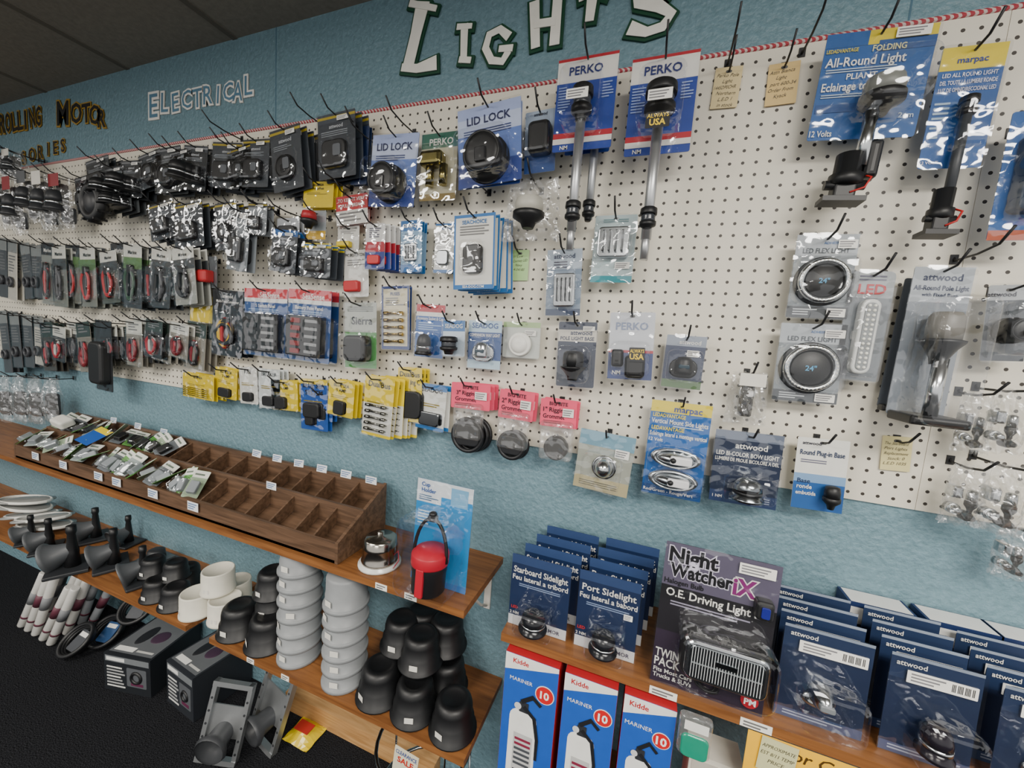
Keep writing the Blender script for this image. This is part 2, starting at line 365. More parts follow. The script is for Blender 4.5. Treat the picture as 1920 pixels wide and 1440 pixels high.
def sticker(root,W,H,s):
    mb=MB(); yy=-(s[4] if len(s)>4 else .0042); cx,cz,w,h=s[0]*W,-s[1]*H,s[2]*W,s[3]*H
    mb.plate(cx,cz,w,h,.001,yy,yy-.0004,M('#e9e8e2'))
    bc=s[2]>.4
    for i in range(3): mb.box(cx-w*.44,cx+w*((.05 if bc else .35)-.08*i),yy-.0007,yy-.0004,cz+h*(.2-.26*i),cz+h*(.32-.26*i),M('#77777a'))
    if bc:
        for i in range(16):
            if i%5!=3: mb.box(cx+w*(.14+.02*i),cx+w*(.14+.02*i+.011),yy-.0007,yy-.0004,cz-h*.3,cz+h*.32,M('#2c2c2e'))
    mb.obj('price_sticker',root)
def pack(name,label,cat,box,off=.05,col='#cccccc',bands=(),texts=(),lines=(),prod=(),bl=None,st=(),tilt=None,n=1,gap=.010,rad=.004,group=None,hook=True,stand=None,lean=0,yaw=0,clam=True,gd=(0,0),shear=0):
    u0,v0,u1,v1=box; uc=(u0+u1)/2; vc=(v0+v1)/2
    if tilt is None: tilt=random.uniform(-3.5,3.5) if stand is None else random.uniform(-.5,.5)
    if stand is None:
        y=-off; c=P(uc,vc,y); W=abs(P(u1,vc,y).x-P(u0,vc,y).x)*.95; H=abs(P(uc,v0,y).z-P(uc,v1,y).z)*.97
        loc=Vector((c.x,y,c.z+H/2))
    else:
        b=S(uc,v1-4,stand); y=min(max(b.y,-.225),-.03); W=abs(P(u1,vc,y).x-P(u0,vc,y).x)*.93; H=abs(P(uc,v0,y).z-stand)
        c=P(uc,vc,y); loc=Vector((c.x,y,stand+H+.001)); 
    root=empty(name,loc,(lean,math.radians(tilt),math.radians(yaw)))
    tag(root,label,cat,group)
    card(root,W,H,col,bands,texts,lines,rad,shear=shear)
    for p in prod:
        pn,k,fx,fz,fw,fh,c=p[:7]; d=p[7] if len(p)>7 else .02
        mb=MB(); shp(mb,k,fx*W,-fz*H,fw*W,fh*H,-.0022-(p[8] if len(p)>8 else 0),c,d)
        if pn=='logo_badge': mb.text('PM',fx*W,-fz*H,fh*H*.4,-.0022-d*1.05-.0004,M('#f0f0ee'),fw*W*.7,off=.03)
        mb.obj(pn,root)
    if bl or clam:
        mb=MB(); mb.plate(0,-H/2,W+.006,H+.006,.008,-.0032,-.0034,CLEAR) if clam else None
        if bl: mb.slab(bl[0]*W,-bl[1]*H,bl[2]*W,bl[3]*H,min(bl[2]*W,bl[3]*H)*.2,-.0036,-bl[4]-.006,.01,CLEAR,c0=False)
        mb.obj('clear_blister',root)
    for s in st: sticker(root,W,H,s)
    for i in range(1,n):
        dx,dz=gd
        clone(root,dx*i,gap*i,dz*i,skip=('clear_blister',) if gap<.02 else (),jit=.05)
    if hook and stand is None: peghook(loc.x,loc.z-.009,off+.02)
    return root
# ---------------- room shell ----------------
def sbox(name,label,x0,x1,y0,y1,z0,z1,mat,cat='structure'):
    mb=MB(); mb.box(x0,x1,y0,y1,z0,z1,mat); return struct(mb.obj(name),label,cat)
ZC=P(700,0,0).z
sbox('wall_back','light blue textured painted wall behind the displays',-8,3,0,.1,0,ZC+.1,WALLM,'wall')
sbox('floor','dark charcoal carpet floor',-8,3,-5,0,-.05,0,CARP,'floor')
sbox('wall_left','blue painted wall at the far end of the aisle',-8.1,-8,-5,.1,0,ZC+.1,WALLM,'wall')
mb=MB(); mb.box(-8,3,-5,.1,ZC,ZC+.05,CEILM)
x=P(240,125,0).x
for i in range(-6,8):
    X=x+i*.61
    if -8<X<3: mb.box(X-.011,X+.011,-5,0,ZC-.003,ZC,M('#68635a','d'))
for i in range(1,8): mb.box(-8,3,-.61*i-.011,-.61*i+.011,ZC-.0029,ZC,M('#68635a','d'))
struct(mb.obj('ceiling'),'grey suspended ceiling tiles with grid','ceiling')
zt=(P(1320,118).z+P(700,213).z)/2; zb=(P(1080,840).z+P(400,742).z)/2
seams=[-7.5,-4.9,-2.46,P(600,400).x,P(1838,300).x,2.6]
for a,b in zip(seams[:-1],seams[1:]):
    mb=MB(); mb.box(a+.0004,b-.0004,-.007,-.001,zb,zt,PEG); tag(mb.obj('pegboard'),'white perforated hardboard pegboard panel on the blue wall','pegboard','pegboard panels')
mb=MB(); mb.lathe([(.005,0),(.005,10)],(-7.5,-.0065,zt+.005),(1,0,0),ROPE,8); tag(mb.obj('rope_trim'),'red and white striped rope along top of pegboard','rope')
for u in (518,1700):
    X=P(u,60).x; mb=MB(); mb.box(X-.0015,X+.0015,-.0006,0,zt+.015,ZC,M('#4a6b7c')); struct(mb.obj('trim_1' if u==518 else 'trim_2'),'narrow seam strip on upper blue wall','trim')
# ---------------- lettering on wall ----------------
def letter(name,strokes,y=-.001):
    g=MB();
    for k,(e,m,ya,yb) in enumerate(((.007,M('#17432f'),y,y-.005),(0,M('#eceae2'),y-.0075,y-.009))):
        for j,stt in enumerate(strokes):
            pts=[]
            for (u,v,w) in stt:
                p=P(u,v,0); pts.append((p.x,p.z,w*.00128))
            g.ribbon(pts,yb-.0008*j,ya-.0003*j,m,e)
    o=g.obj('sign_letter'); tag(o,'white cut-out letter %s outlined in dark green on wall'%name,'letter','large white sign letters'); return o
letter('L',[[(797,8,34),(783,70,27),(768,132,28)],[(757,131,16),(785,133,18),(822,122,30)],[(772,12,14),(822,22,12)]])
letter('I',[[(874,50,17),(872,122,15)],[(860,56,12),(888,54,10)],[(864,117,12),(886,118,12)]])
letter('G',[[(957,74,18),(940,60,15),(920,70,15),(913,95,16),(924,118,16),(944,120,15),(956,100,14)],[(938,97,12),(964,95,13)]])
letter('H',[[(1004,8,20),(1006,95,18)],[(1048,-4,18),(1041,90,20)],[(1004,52,15),(1044,46,15)]])
letter('T',[[(1086,0,20),(1115,-12,18),(1140,-6,18)],[(1113,-8,20),(1106,46,16)]])
letter('S',[[(1258,-6,18),(1225,-22,18),(1192,-12,20),(1196,12,18),(1236,18,20),(1258,32,18),(1242,56,17),(1212,66,16),(1180,58,24)]])
def letters(word,us,vs,hpx,fill,edge,group):
    for i,ch in enumerate(word):
        p=P(us[i],vs[i],0); k=abs(P(us[i],vs[i]-10,0).z-P(us[i],vs[i]+10,0).z)/20; h=hpx[i]*k
        wpx=(us[1]-us[0])*.9; w=abs(P(us[i]+wpx/2,vs[i]).x-P(us[i]-wpx/2,vs[i]).x); ro=random.uniform(-.1,.1)
        big=.08 if edge[1]=='e' else .07
        mb=MB(); mb.text(ch,p.x,p.z,h,-.0035,M(edge),w*1.15,off=big,rot=ro); mb.text(ch,p.x,p.z,h,-.0045,M(fill),w,off=.005 if fill!='#141414' else .02,rot=ro)
        mb.text(ch,p.x,p.z,h,-.001,M(edge),w*1.15,off=big,rot=ro)
        tag(mb.obj('sign_letter'),'small cut-out letter %s with %s outline on blue wall'%(ch,'white' if edge[1]=='e' else 'gold'),'letter',group)
letters('ELECTRICAL',[290,311,331,352,372,392,411,430,448,468],[198,192,192,186,184,178,178,172,172,160],[46,38,36,34,36,36,34,34,36,38],'#5f8399','#eceae4','outlined sign letters')
letters('MOTOR',[120,145,164,180,193],[212,212,212,215,222],[46,38,36,36,34],'#141414','#a88a3c','gold edged sign letters')
letters('ROLLING',[6,17,29,40,50,62,74],[232,230,228,226,225,220,218],[36]*7,'#141414','#a88a3c','gold edged sign letters')
letters('SORIES',[46,62,78,92,106,120],[296,290,285,280,277,273],[24]*6,'#141414','#a88a3c','gold edged sign letters')
# ---------------- shelves ----------------
ZT=P(870,1146,-.25).z; Z2=P(870,1427,-.25).z; XE=P(870,1146,-.25).x
ZR=P(940,1186,-.25).z; XR=P(940,1186,-.25).x
def shelf(x0,x1,z,label,brx,D=.25):
    root=empty('wall_shelf',(x0,0,z)); tag(root,label,'shelf','oak wall shelves')
    mb=MB(); mb.box(0,x1-x0,-D,-.001,-.019,0,OAK); mb.obj('shelf_board',root)
    for bx in brx:
        m=MB(); W=M('#e3e0d8','k'); X=bx-x0
        m.box(X-.01,X+.01,-.006,-.001,-.17,-.02,W); m.box(X-.01,X+.01,-D*.8,-.001,-.023,-.0195,W)
        m.tube([(X,-.006,-.16),(X,-.05,-.13),(X,-.12,-.06),(X,-D*.75,-.024)],.004,W); m.obj('shelf_bracket',root)
shelf(-5.5,XE,ZT,'long oak wall shelf with white brackets',[XE-.04,XE-.9,-2.4])
x2b=S(390,1197,Z2).x; x2a=S(345,1176,Z2).x
shelf(-5.5,x2a,Z2,'oak lower shelf carrying cup holders and vents',[x2a-.04,-2.6])
shelf(x2b,P(870,1427,-.25).x,Z2,'short oak lower shelf with stacked cup holders',[x2b+.05])
shelf(XR,2.4,ZR,'oak wall shelf holding boxed marine lights',[.6])
ZK=ZR-.44
shelf(XR-.01,1.2,ZK,'low oak shelf under the fire extinguisher boxes',[.5],D=.29)
def shtag(u,v,y,z,w,word=None):
    p=P(u,v,y); mb=MB(); mb.box(-w/2,w/2,-.0008,0,-.008,.008,M('#efeee6'))
    for i in range(2): mb.box(-w*.4,w*(.35-.2*i),-.0011,-.0008,.001-.006*i,.004-.006*i,M('#6a6a6a'))
    tag(mb.obj('price_label',loc=(p.x,y-.0005,z-.0095)),'small white price label on shelf edge','label','shelf edge labels')
for u,v in((715,1102),(770,1122)): shtag(u,v,-.25,ZT,.035)
for u,v in((535,1275),(470,1240)): shtag(u,v,-.25,Z2,.03)
for u,v in((1245,1285),(1420,1342)): shtag(u,v,-.25,ZR,.05)
# ---------------- hanging packages ----------------
H=pack
WH='#e6e5e0'
H('folding_light_package','blue and yellow carded folding all-round light with chrome pole','boat light',(1530,55,1745,262),.06,'#1d5f9e',
  [(0,.13,'#e3cf3a'),(-.5,-.1,0,.13,'#1d5f9e'),(.0,.5,.1,.2,'#15508c'),(-.48,.25,.66,.74,'#15508c')],
  [('FOLDING',.1,.17,.055,'#efe9b0',.3),('LEDADVANTAGE',-.33,.165,.035,'#e8d84a',.3),('All-Round Light',-.1,.27,.085,'#f2f2ee',.74),('PLIANT',-.1,.41,.055,'#f2f2ee',.3),('Eclairage tout autour',-.06,.50,.08,'#f2f2ee',.8),('2nm',.38,.8,.05,'#c9d8e6'),('12 Volts',-.38,.94,.06,'#f2f2ee',.22)],
  [(-.45,.2,.335,2,.022,'#c9d8e6'),(-.45,.3,.57,2,.022,'#c9d8e6')],
  [('lamp_head','lamp',.06,.72,.40,.34,'#7a7c78',.06),('chrome_pole','pole',-.0,1.1,.13,.5,'m#cfd2d4',.03,.022),('swivel_base','base',-.1,1.46,.42,.46,BLK,.03,.012),('folding_arm','slab',.1,1.28,.14,.34,BLK,.03,.012)],
  (0.06,.7,.55,.44,.10),st=[(.28,.06,.3,.09)],tilt=3)
H('all_round_light_package','blue carded LED all-round pole light with yellow oval logo','boat light',(1745,85,1872,318),.06,'#1c5c9c',
  [(0,.19,'#e0cd3c')],[('marpac',0,.11,.05,'#1d3d8f',.7),('LED ALL ROUND LIGHT',0,.23,.035,'#eeeeff',.85),('DEL TOUTE LA LUMIERE RONDE',0,.29,.035,'#eeeeff',.88),('LUZ DE OMNIDIRECCIONAL LED',0,.35,.035,'#eeeeff',.88),('12 VOLT',-.34,.95,.025,'#eeeeff')],
  [(-.45,-.2,.45,8,.04,'#b8cfe4')],[('lamp_head','blacklamp',0,.55,.3,.2,BLK,.03),('black_pole','pole',0,.95,.17,.75,'#3a3d41',.03,.007),('swivel_base','base',-.08,1.42,.55,.4,BLK,.03)],(0,.62,.5,.6,.05),tilt=2)
H('boat_light_package','blue carded light package hanging on pegboard','boat light',(1872,205,1990,455),.07,'#1e5f9f',[(.92,1,'#b4572e')],[],[],[('light','slab',0,.5,.6,.6,'#16324e',.03)],(0,.5,.8,.8,.05))
def perko(box,big):
    return H('pole_light_package','red white and blue carded chrome pole light package','boat light',box,.09,'#24479a',
     [(0,.26,WH),(.0,.03,'#b52c3c'),(.80,.86,'#b52c3c'),(.86,.92,WH)],[('PERKO',-.02,.14,.09,'#1e2f6e',.7),('NM',-.3,.96,.045,WH)],
     [(-.46,-.25,.3,9,.03,'#9fb1dd'),(.28,.46,.3,6,.03,'#9fb1dd')],
     [('black_head','blacklamp',0,.58,.46 if big else .34,.38,BLK,.04),('steel_pole','pole',.0,1.34,.16,1.2,'s#c2c4c6',.03,.016 if big else .01),('black_collar','blacklamp',.0,1.74,.26,.26,BLK,.03,.011 if big else .005),('steel_tip','pole',.0,2.0,.13,.3,'s#c2c4c6',.02,.018 if big else .012)]+([('brand_tag','usatag',.0,.84,.34,.15,BLK,.001,.07)] if big else []),
     (0,.56,.66,.56,.07),st=[(0,.62,.34,.1,.078)],n=1,tilt=0)
perko((1038,104,1154,284),0); perko((1174,102,1304,292),1)
H('pole_light_package','chrome pole light package tucked behind its twin','boat light',(1062,130,1150,290),.045,'#24479a',[(0,.26,WH)],[],[],[('steel_pole','pole',.2,1.25,.18,1.2,'s#b9bcbf',.02),('black_collar','blacklamp',.2,1.75,.28,.26,BLK,.02)],None,hook=False,tilt=0)
def note(box,col,words,off=.012,bands=()):
    return H('paper_note','handwritten %s paper tag hanging on hook'%('green' if col[1:3]<'c8' else 'cream'),'note',box,off,col,bands,[(w,random.uniform(-.05,.05),.2+i*.145,.085,'#5a564c',.8) for i,w in enumerate(words)],clam=False,rad=.001,group='paper notes',shear=.35)
note((1337,125,1390,203),'#d8c79a',['Perko Pole','Light','1445DP0CHR','Northern','L.E.D 1','in stock'])
note((1436,117,1497,197),'#d8bd84',['Attn Bianca','Light','part 600-34','Order From','Kyack'])
note((956,468,991,527),'#b3d69a',['Low','Courtesy LED','Navy','4-54185'])
note((1648,817,1708,884),'#d9cf9c',['The Starboard','Port Lights','Replacement','Stock: 0','L.E.D 1035'])
for b in ((1480,438,1602,600),(1450,605,1580,757)):
    H('flex_light_package','silver package with coiled white LED strip around black hub','led light',b,.05,'#868d92',[(0,.25,'#a9afb4'),(.86,1,'#41464b')],[('LED FLEX LIGHT',0,.19,.06,'#26303a',.75),('ADHESIVE',.1,.1,.03,'#3a6aa0')],[(-.4,0,.89,3,.03,'#cfd4d8')],[('led_reel','reel',0,.56,.94,.6,'#c8c9c4',.022)],(0,.56,.99,.62,.03),st=[(.32,.12,.3,.1),(.3,.93,.3,.1)],group='coiled LED strip packages',rad=.01)
H('led_bar_package','clear package with ribbed white LED bar light','led light',(1578,506,1666,718),.05,'#a7acaf',[(.24,1,'#70767b')],[('LED',.02,.16,.09,'#c0303a',.8)],[(-.3,.3,.04,2,.03,'#667')],[('led_bar','ledbar',-.02,.6,.44,.68,'#eceeea',.018)],(0,.58,.7,.78,.03),rad=.01)
H('pole_light_package','silver package with frosted all-round pole light and black base','boat light',(1686,498,1804,790),.06,'#7b828a',[(0,.23,'#a9afb5')],[('attwood',0,.065,.045,'#1d2a4a',.65),('All-Round Pole Light',0,.135,.032,'#1d2a4a',.92),('with Fixed Base',0,.18,.022,'#1d2a4a',.6)],[],
  [('lamp_head','conelamp',.0,.47,.72,.34,'#76746f',.07),('chrome_pole','pole',.0,.80,.25,.40,'m#cfd2d4',.03,.028),('black_base','slab',.0,1.0,.96,.06,BLK,.075)],(0,.62,.85,.8,.09),tilt=1)
H('pole_light_package','edge of second silver pole light package behind','boat light',(1672,520,1760,775),.03,'#5a6068',[],[],[],[('black_base','slab',-.1,1.0,.8,.05,BLK,.02)],None,hook=False,tilt=2)
H('boat_light_package','clear package with round black boat light','boat light',(1838,532,1925,680),.05,'#a9adb0',[(.2,1,'#3a4046')],[('attwood',-.2,.12,.06,'#223')],[],[('round_light','cup',.05,.6,.8,.6,BLK,.04)],(0,.58,.9,.7,.05))
H('plug_base_box','white and blue box holding a round plug-in base','box',(1482,820,1586,960),.045,'#dcdcd6',[(.62,1,'#2c5c96'),(.5,.62,'#7f9fc2')],[('attwood',-.22,.07,.045,'#223',.45),('Round Plug-in Base',0,.2,.07,'#1f3050',.86),('Base',-.3,.6,.06,'#1f3050',.28),('ronde',-.28,.68,.06,WH,.3),('embutida',-.24,.77,.055,WH,.4)],[(-.4,.1,.3,2,.03,'#667')],[('plug_base','lamp',.2,.76,.34,.32,BLK,.03)],None,clam=False,rad=.002)
H('bow_light_package','navy carded LED bi-color bow light in clear blister','boat light',(1328,808,1464,950),.05,'#1b2942',[(0,.12,'#6d7687'),(.84,1,'#2c3f63')],[('attwood',.05,.19,.08,WH,.55),('LED BI-COLOR BOW LIGHT',0,.31,.06,WH,.92),('LUMIERE DE PROUE BICOLORE A DEL',0,.39,.05,WH,.94),('1 NM',-.38,.92,.04,WH)],[(-.2,.4,.87,3,.03,'#aab4c8')],[('bow_light','dom',0,.7,.5,.28,'m#8f9498',.045)],(0,.68,.75,.34,.06),rad=.01)
H('side_light_package','blue and yellow card with two chrome oval side lights','boat light',(1208,752,1328,937),.05,'#1d62a4',[(0,.12,'#e2cf3a'),(.9,1,'#164b82')],[('marpac',.12,.07,.065,'#1d3d8f',.5),('LEDADVANTAGE',-.18,.15,.04,'#f0dc40',.55),('Vertical Mount Side Lights',0,.21,.05,WH,.94),('LEDAVANTAGE',-.18,.285,.04,'#f0dc40',.55),('Eclairage lateral a montage vertical',0,.345,.045,WH,.95),('12 Volt',-.36,.41,.035,WH),('Red/Green - Rouge/Vert',-.05,.95,.035,WH)],[(-.1,.4,.25,1,.02,'#c9d8e6')],
  [('oval_light','oval',0,.57,.84,.21,'m#c7cbce',.035),('oval_light','oval',0,.80,.84,.21,'m#c7cbce',.035)],(0,.68,.95,.48,.05))
H('dome_light_package','clear package with small round chrome light on cream card','boat light',(1080,810,1190,926),.05,'#a3a69c',[(.0,.25,'#7fa3b5'),(.78,1,'#b9b08e')],[],[(-.4,.3,.85,3,.035,'#6a6a60')],[('mounting_flange','disc',.02,.57,.44,.5,'m#b5b8ba',.006),('chrome_light','dome',.02,.57,.34,.34,'m#d2d5d6',.035)],(0,.57,.7,.6,.06),st=[(.3,.3,.25,.14)])
H('bow_light_package','navy carded black bow light','boat light',(1243,628,1322,730),.05,'#222e4c',[(0,.2,'#8f97a4'),(.85,1,'#5a7350')],[('attwood',.1,.12,.08,WH,.6)],[],[('bow_light','bow',0,.57,.7,.5,BLK,.03)],(0,.57,.9,.6,.04),st=[(.2,.33,.3,.12)])
H('pole_socket_package','white and blue carded black socket with yellow tag','boat part',(1136,584,1224,714),.05,'#c9ccd2',[(.6,1,'#2d4178'),(.56,.6,'#b03040')],[('PERKO',0,.2,.11,'#7f8aa5',.9),('NM',-.3,.9,.06,WH)],[],[('socket','slab',.12,.8,.44,.34,BLK,.03),('socket','slab',-.28,.68,.26,.26,BLK,.025),('brand_tag','usatag',.16,.62,.34,.2,BLK,.001,.034)],(0,.68,.88,.52,.038))
H('pole_base_package','navy carded black pole light base','boat light',(1041,602,1116,728),.05,'#2b3346',[(.12,.3,'#c9c5bb')],[('attwood',.1,.16,.07,'#1d2a4a',.6),('POLE LIGHT BASE',0,.25,.055,'#1d2a4a',.88)],[],[('pole_base','conelamp',0,.66,.66,.44,BLK,.03)],(0,.64,.85,.55,.05),st=[(.3,.1,.3,.07)])
H('small_part_bag','clear zip bag with white round button part','bag',(940,603,1013,672),.03,'#c5c8c2',[(0,.15,'#a8c08c')],[],[],[('white_part','disc',0,.62,.6,.5,'#e9e8e2',.02)],None,st=[(.25,.3,.3,.15)])
H('companion_light_package','blue carded chrome companion way light','boat light',(875,600,940,693),.05,'#2a4f86',[(0,.24,'#b9d0de'),(.82,1,'#b9d0de')],[('SEADOG',0,.1,.11,'#1e4f8c',.85),('COMPANION WAY LIGHT',0,.3,.065,WH,.92)],[],[('chrome_light','bow',0,.62,.65,.5,'m#c5c8ca',.025)],(0,.6,.8,.5,.03))
H('vent_light_package','silver louvered vent light on grey blue card','boat light',(1020,466,1088,594),.05,'#7e8ea0',[(0,.3,'#aab6c2'),(.9,1,'#31415c')],[('attwood',0,.1,.07,'#1d2a4a',.7)],[(-.3,.3,.18,3,.04,'#445')],[('louvered_cover','vent',.05,.62,.6,.5,'m#c5c8ca',.02)],(0,.6,.8,.6,.03))
H('square_light_package','teal edged clear package with chrome square lights','boat light',(1109,402,1191,532),.05,'#b9c9cb',[(.9,1,'#2b8c96')],[],[(-.3,.3,.06,2,.03,'#6a8a90')],[('chrome_light','vent',0,.42,.74,.44,'m#b9bdc0',.03)],(0,.45,.9,.6,.04),st=[(.25,.75,.35,.1)])
H('courtesy_light_package','blue and white card with black light fixture','boat light',(980,206,1040,326),.06,'#aebdd0',[(.7,1,'#2a4a80')],[('attwood',0,.06,.05,'#1d2a4a',.7)],[],[('black_fixture','slab',.05,.5,.7,.5,BLK,.03)],(0,.5,.85,.6,.04))
def lid(box,tilt,off,n):
    H('lid_lock_package','blue starburst card with black round lid lock','drink holder',box,off,'#4e6fae',[(0,.14,'#aebbe0'),(.14,.35,'#c8d2ea'),(.35,.7,'#6f88c4'),(.7,1,'#2c4790')],[('LID LOCK',0,.17,.1,'#1c2450',.82)],[(-.4,.35,.29,3,.03,'#3a4676')],[('lid_lock','cup',.0,.7,.66,.5,BLK,.05)],(0,.68,.8,.52,.06),tilt=tilt,n=n,gap=.012,group='lid lock packages')
lid((695,250,785,390),3,.06,1); lid((850,194,972,350),-5,.09,2)
H('brass_bracket_package','green and cream card with brass bracket lights','boat part',(787,248,858,378),.05,'#c9c4ac',[(0,.22,'#2f6a5a'),(.9,1,'#7d6a2e')],[('PERKO',.05,.13,.1,WH,.85)],[],[('brass_bracket','slab',-.1,.42,.6,.22,'m#8c8458',.03),('brass_leg','pole',-.15,.66,.2,.3,'m#9a8f5c',.02),('brass_leg','pole',.22,.66,.2,.3,'m#9a8f5c',.02)],(0,.55,.85,.6,.04))
H('cover_plate_package','white card with blue border and black rocker cover','boat part',(846,400,926,545),.09,'#d9d8d2',[(0,.04,'#2b6ea8'),(.94,1,'#2b6ea8'),(-.5,-.46,0,1,'#2b6ea8'),(.46,.5,0,1,'#2b6ea8')],[('SEACHOICE',0,.1,.05,'#2b6ea8',.7),('SEA-DOG.COM',0,.965,.035,WH,.7)],[(-.35,.35,.15,4,.035,'#777')],[('black_cover','slab',.0,.6,.46,.38,'#101113',.012)],(0,.6,.6,.5,.02),n=5,gap=.015,gd=(.006,-.001),group='bordered accessory cards',clam=False)
H('clip_package','blue bordered card with small chrome latch','boat part',(814,418,852,513),.05,'#d9dad6',[(.0,.04,'#2b6ea8'),(.94,1,'#2b6ea8')],[('SEADOG',0,.1,.06,'#2b6ea8',.8)],[(-.3,.3,.2,5,.04,'#888')],[('latch','slab',0,.7,.6,.3,'m#8a8d90',.008)],None,n=2)
H('fitting_package','grey blue card with chrome fitting','boat part',(749,412,790,512),.06,'#8fb0cc',[(0,.2,'#2b6ea8'),(.85,1,'#2b6ea8')],[('SEADOG',0,.1,.07,WH,.8)],[(-.3,.3,.25,3,.04,'#567')],[('fitting','vent',0,.62,.6,.35,'m#9a9da0',.008)],(0,.6,.8,.5,.012),n=3,gap=.013)
H('fuse_card','red white and blue card with small fuse kit','electrical part',(684,418,722,506),.08,'#dcdcda',[(.4,.62,'#b03040'),(.62,1,'#2b3f86')],[],[(-.3,.3,.1,5,.045,'#556')],[('fuse','slab',0,.8,.6,.2,'#c43a3a',.008)],None,n=6,gap=.012,gd=(.008,0),group='fuse kit cards')
H('breaker_cover_card','red and white card with red breaker cover','electrical part',(627,365,689,422),.05,'#b9343a',[(.5,1,'#dcdad4')],[('TO KEEP IT VERY',0,.15,.12,WH,.85),('POPULAR BREAKER',0,.34,.12,WH,.85)],[(-.4,.4,.58,3,.12,'#777')],[],None,n=2,tilt=-4)
for b,c in (((642,468,690,558),'#b83238'),((632,423,674,470),'#d8c23a')):
    H('breaker_cover_card','white card with moulded breaker cover','electrical part',b,.04,'#dcdbd5',[],[('PVC BREAKER COVER',0,.1,.07,'#333',.85)],[(-.35,.35,.2,3,.05,'#777')],[('moulded_cover','slab',-.1,.78,.6,.24,c,.015)],None)
H('fuse_bar_card','blue bordered card with five brass fuses','electrical part',(712,535,766,657),.04,'#d6cfb4',[(0,.04,'#28407a'),(.95,1,'#28407a'),(-.5,-.44,0,1,'#28407a'),(.44,.5,0,1,'#28407a')],[('FUSES',0,.12,.05,'#28407a')],[(-.35,.35,.18,4,.035,'#888')],[('brass_fuses','bars',0,.65,.7,.55,'m#b39a5a',.01)],(0,.65,.8,.55,.02),n=2,gap=.014)
H('terminal_block_package','grey and green card with black terminal block','electrical part',(643,566,705,692),.05,'#a9ada6',[(.45,1,'#4a8a46')],[('Sierra',.05,.27,.12,'#30353a',.85)],[(-.4,.4,.06,3,.03,'#6b6f6b')],[('terminal_block','slab',0,.7,.72,.4,BLK,.03)],(0,.68,.85,.5,.04))
H('plug_socket_package','blue and red card with black socket','electrical part',(778,570,834,672),.05,'#2a62a6',[(0,.14,'#b8303c'),(.14,.22,WH)],[('Accessory Socket & Cup',0,.26,.06,WH,.92)],[(-.4,.4,.34,4,.04,'#a8c0dc')],[('socket','dom',0,.75,.5,.4,BLK,.03)],(0,.72,.85,.45,.04))
H('plug_package','white and blue card with black ribbed plug','electrical part',(828,600,871,669),.07,'#c8d6e2',[(0,.3,'#2b6ea8')],[('SEADOG',0,.15,.12,WH,.8)],[],[('ribbed_plug','blacklamp',0,.7,.7,.5,BLK,.03)],None)
for b in ((456,540,540,670),(538,542,622,680)):
    H('switch_panel_package','red topped blue card with black rocker switch panel','electrical part',b,.06,'#2e5288',[(0,.18,'#c9404a'),(.14,.2,'#e1e1de')],[('SeaSense',.1,.09,.08,WH,.75),('5 Switch Panel' if b[0]<500 else 'Battery Fuse Panel',.0,.25,.05,WH,.85)],[(-.4,.3,.3,2,.03,'#9ab2d2')],[('switch_panel','panel',0,.65,.82,.56,'#7c2a2a' if b[0]>500 else '#35383b',.02)],(0,.64,.92,.62,.03),n=2,gap=.03,group='switch panel packages')
H('terminal_tool_package','black card with red and yellow wire terminals','electrical part',(398,543,458,670),.06,'#1d2026',[],[('attwood',0,.09,.05,WH,.7),('Multi-Tool Connector',0,.17,.04,WH,.8)],[],[('wires','cable',0,.65,.6,.5,'#b02a2a,#c8a828,#1d2026',.012)],(0,.6,.8,.6,.02),n=3,gap=.018)
def yel(box,txts,pr,n=2,col='#e0c92c',bands=(),off=.05,gd=(.006,0),label='yellow card with small electrical part'):
    off=max(off,.02+n*.012)
    H('electrical_part_card',label,'electrical part',box,off,col,list(bands),[(t,0,.12+.14*i,.095,'#1d1d1d',.85) for i,t in enumerate(txts)],[(-.38,.3,.42,2,.05,'#8a7a20')],pr,None,n=n,gap=.011,gd=gd,group='small electrical part cards')
yel((341,702,402,748),['BLUE SEA'],[('fuse','bars',0,.72,.8,.4,'m#b0a880',.01)],4)
yel((403,690,446,748),['BLUE SEA','3 AMP'],[('fuse','slab',0,.8,.5,.3,BLK,.009)],3)
yel((447,688,482,758),['FUSE'],[('breaker','slab',0,.8,.5,.25,BLK,.009)],3,'#d8d8d2')
yel((483,692,525,767),['BREAKER'],[('breaker','slab',0,.8,.5,.25,BLK,.009)],3,'#cfd3d2')
yel((506,712,558,770),['BLUE SEA','15 AMP'],[('breaker','slab',-.1,.75,.4,.4,BLK,.009)],3)
yel((561,710,614,808),['BLUE SEA','SYSTEM'],[('terminal','slab',0,.6,.6,.3,BLK,.015),('terminal_stud','slab',-.1,.8,.3,.2,BLK,.012)],2,'#2a5aa2',[(0,.1,'#dcc632')],label='blue card with black battery terminal')
yel((590,735,625,790),['BLUE SEA'],[('fuse','slab',0,.75,.4,.4,BLK,.009)],2,'#2a5aa2',[(0,.2,'#dcc632')],off=.03,label='small blue and yellow fuse card')
yel((615,714,666,782),['BLUE SEA','5 AMP'],[('breaker','slab',0,.75,.4,.4,BLK,.009)],4)
yel((682,706,740,822),['DualBus'],[('bus_bar','bars',0,.68,.7,.5,'m#8d8d88',.01)],6,gd=(.009,0),bands=[(.45,.95,'#c9c9c2')])
yel((743,688,790,792),['DualBus','Insulating C'],[('insulating_cover','slab',.1,.68,.8,.5,BLK,.009)],3)
yel((782,720,838,808),['SEADOG'],[('buckle','slab',0,.75,.7,.3,'m#6c6e70',.009)],2,'#dcdcd6',[(0,.12,'#2b6ea8'),(.92,1,'#2b6ea8')],label='white carded small metal buckle')
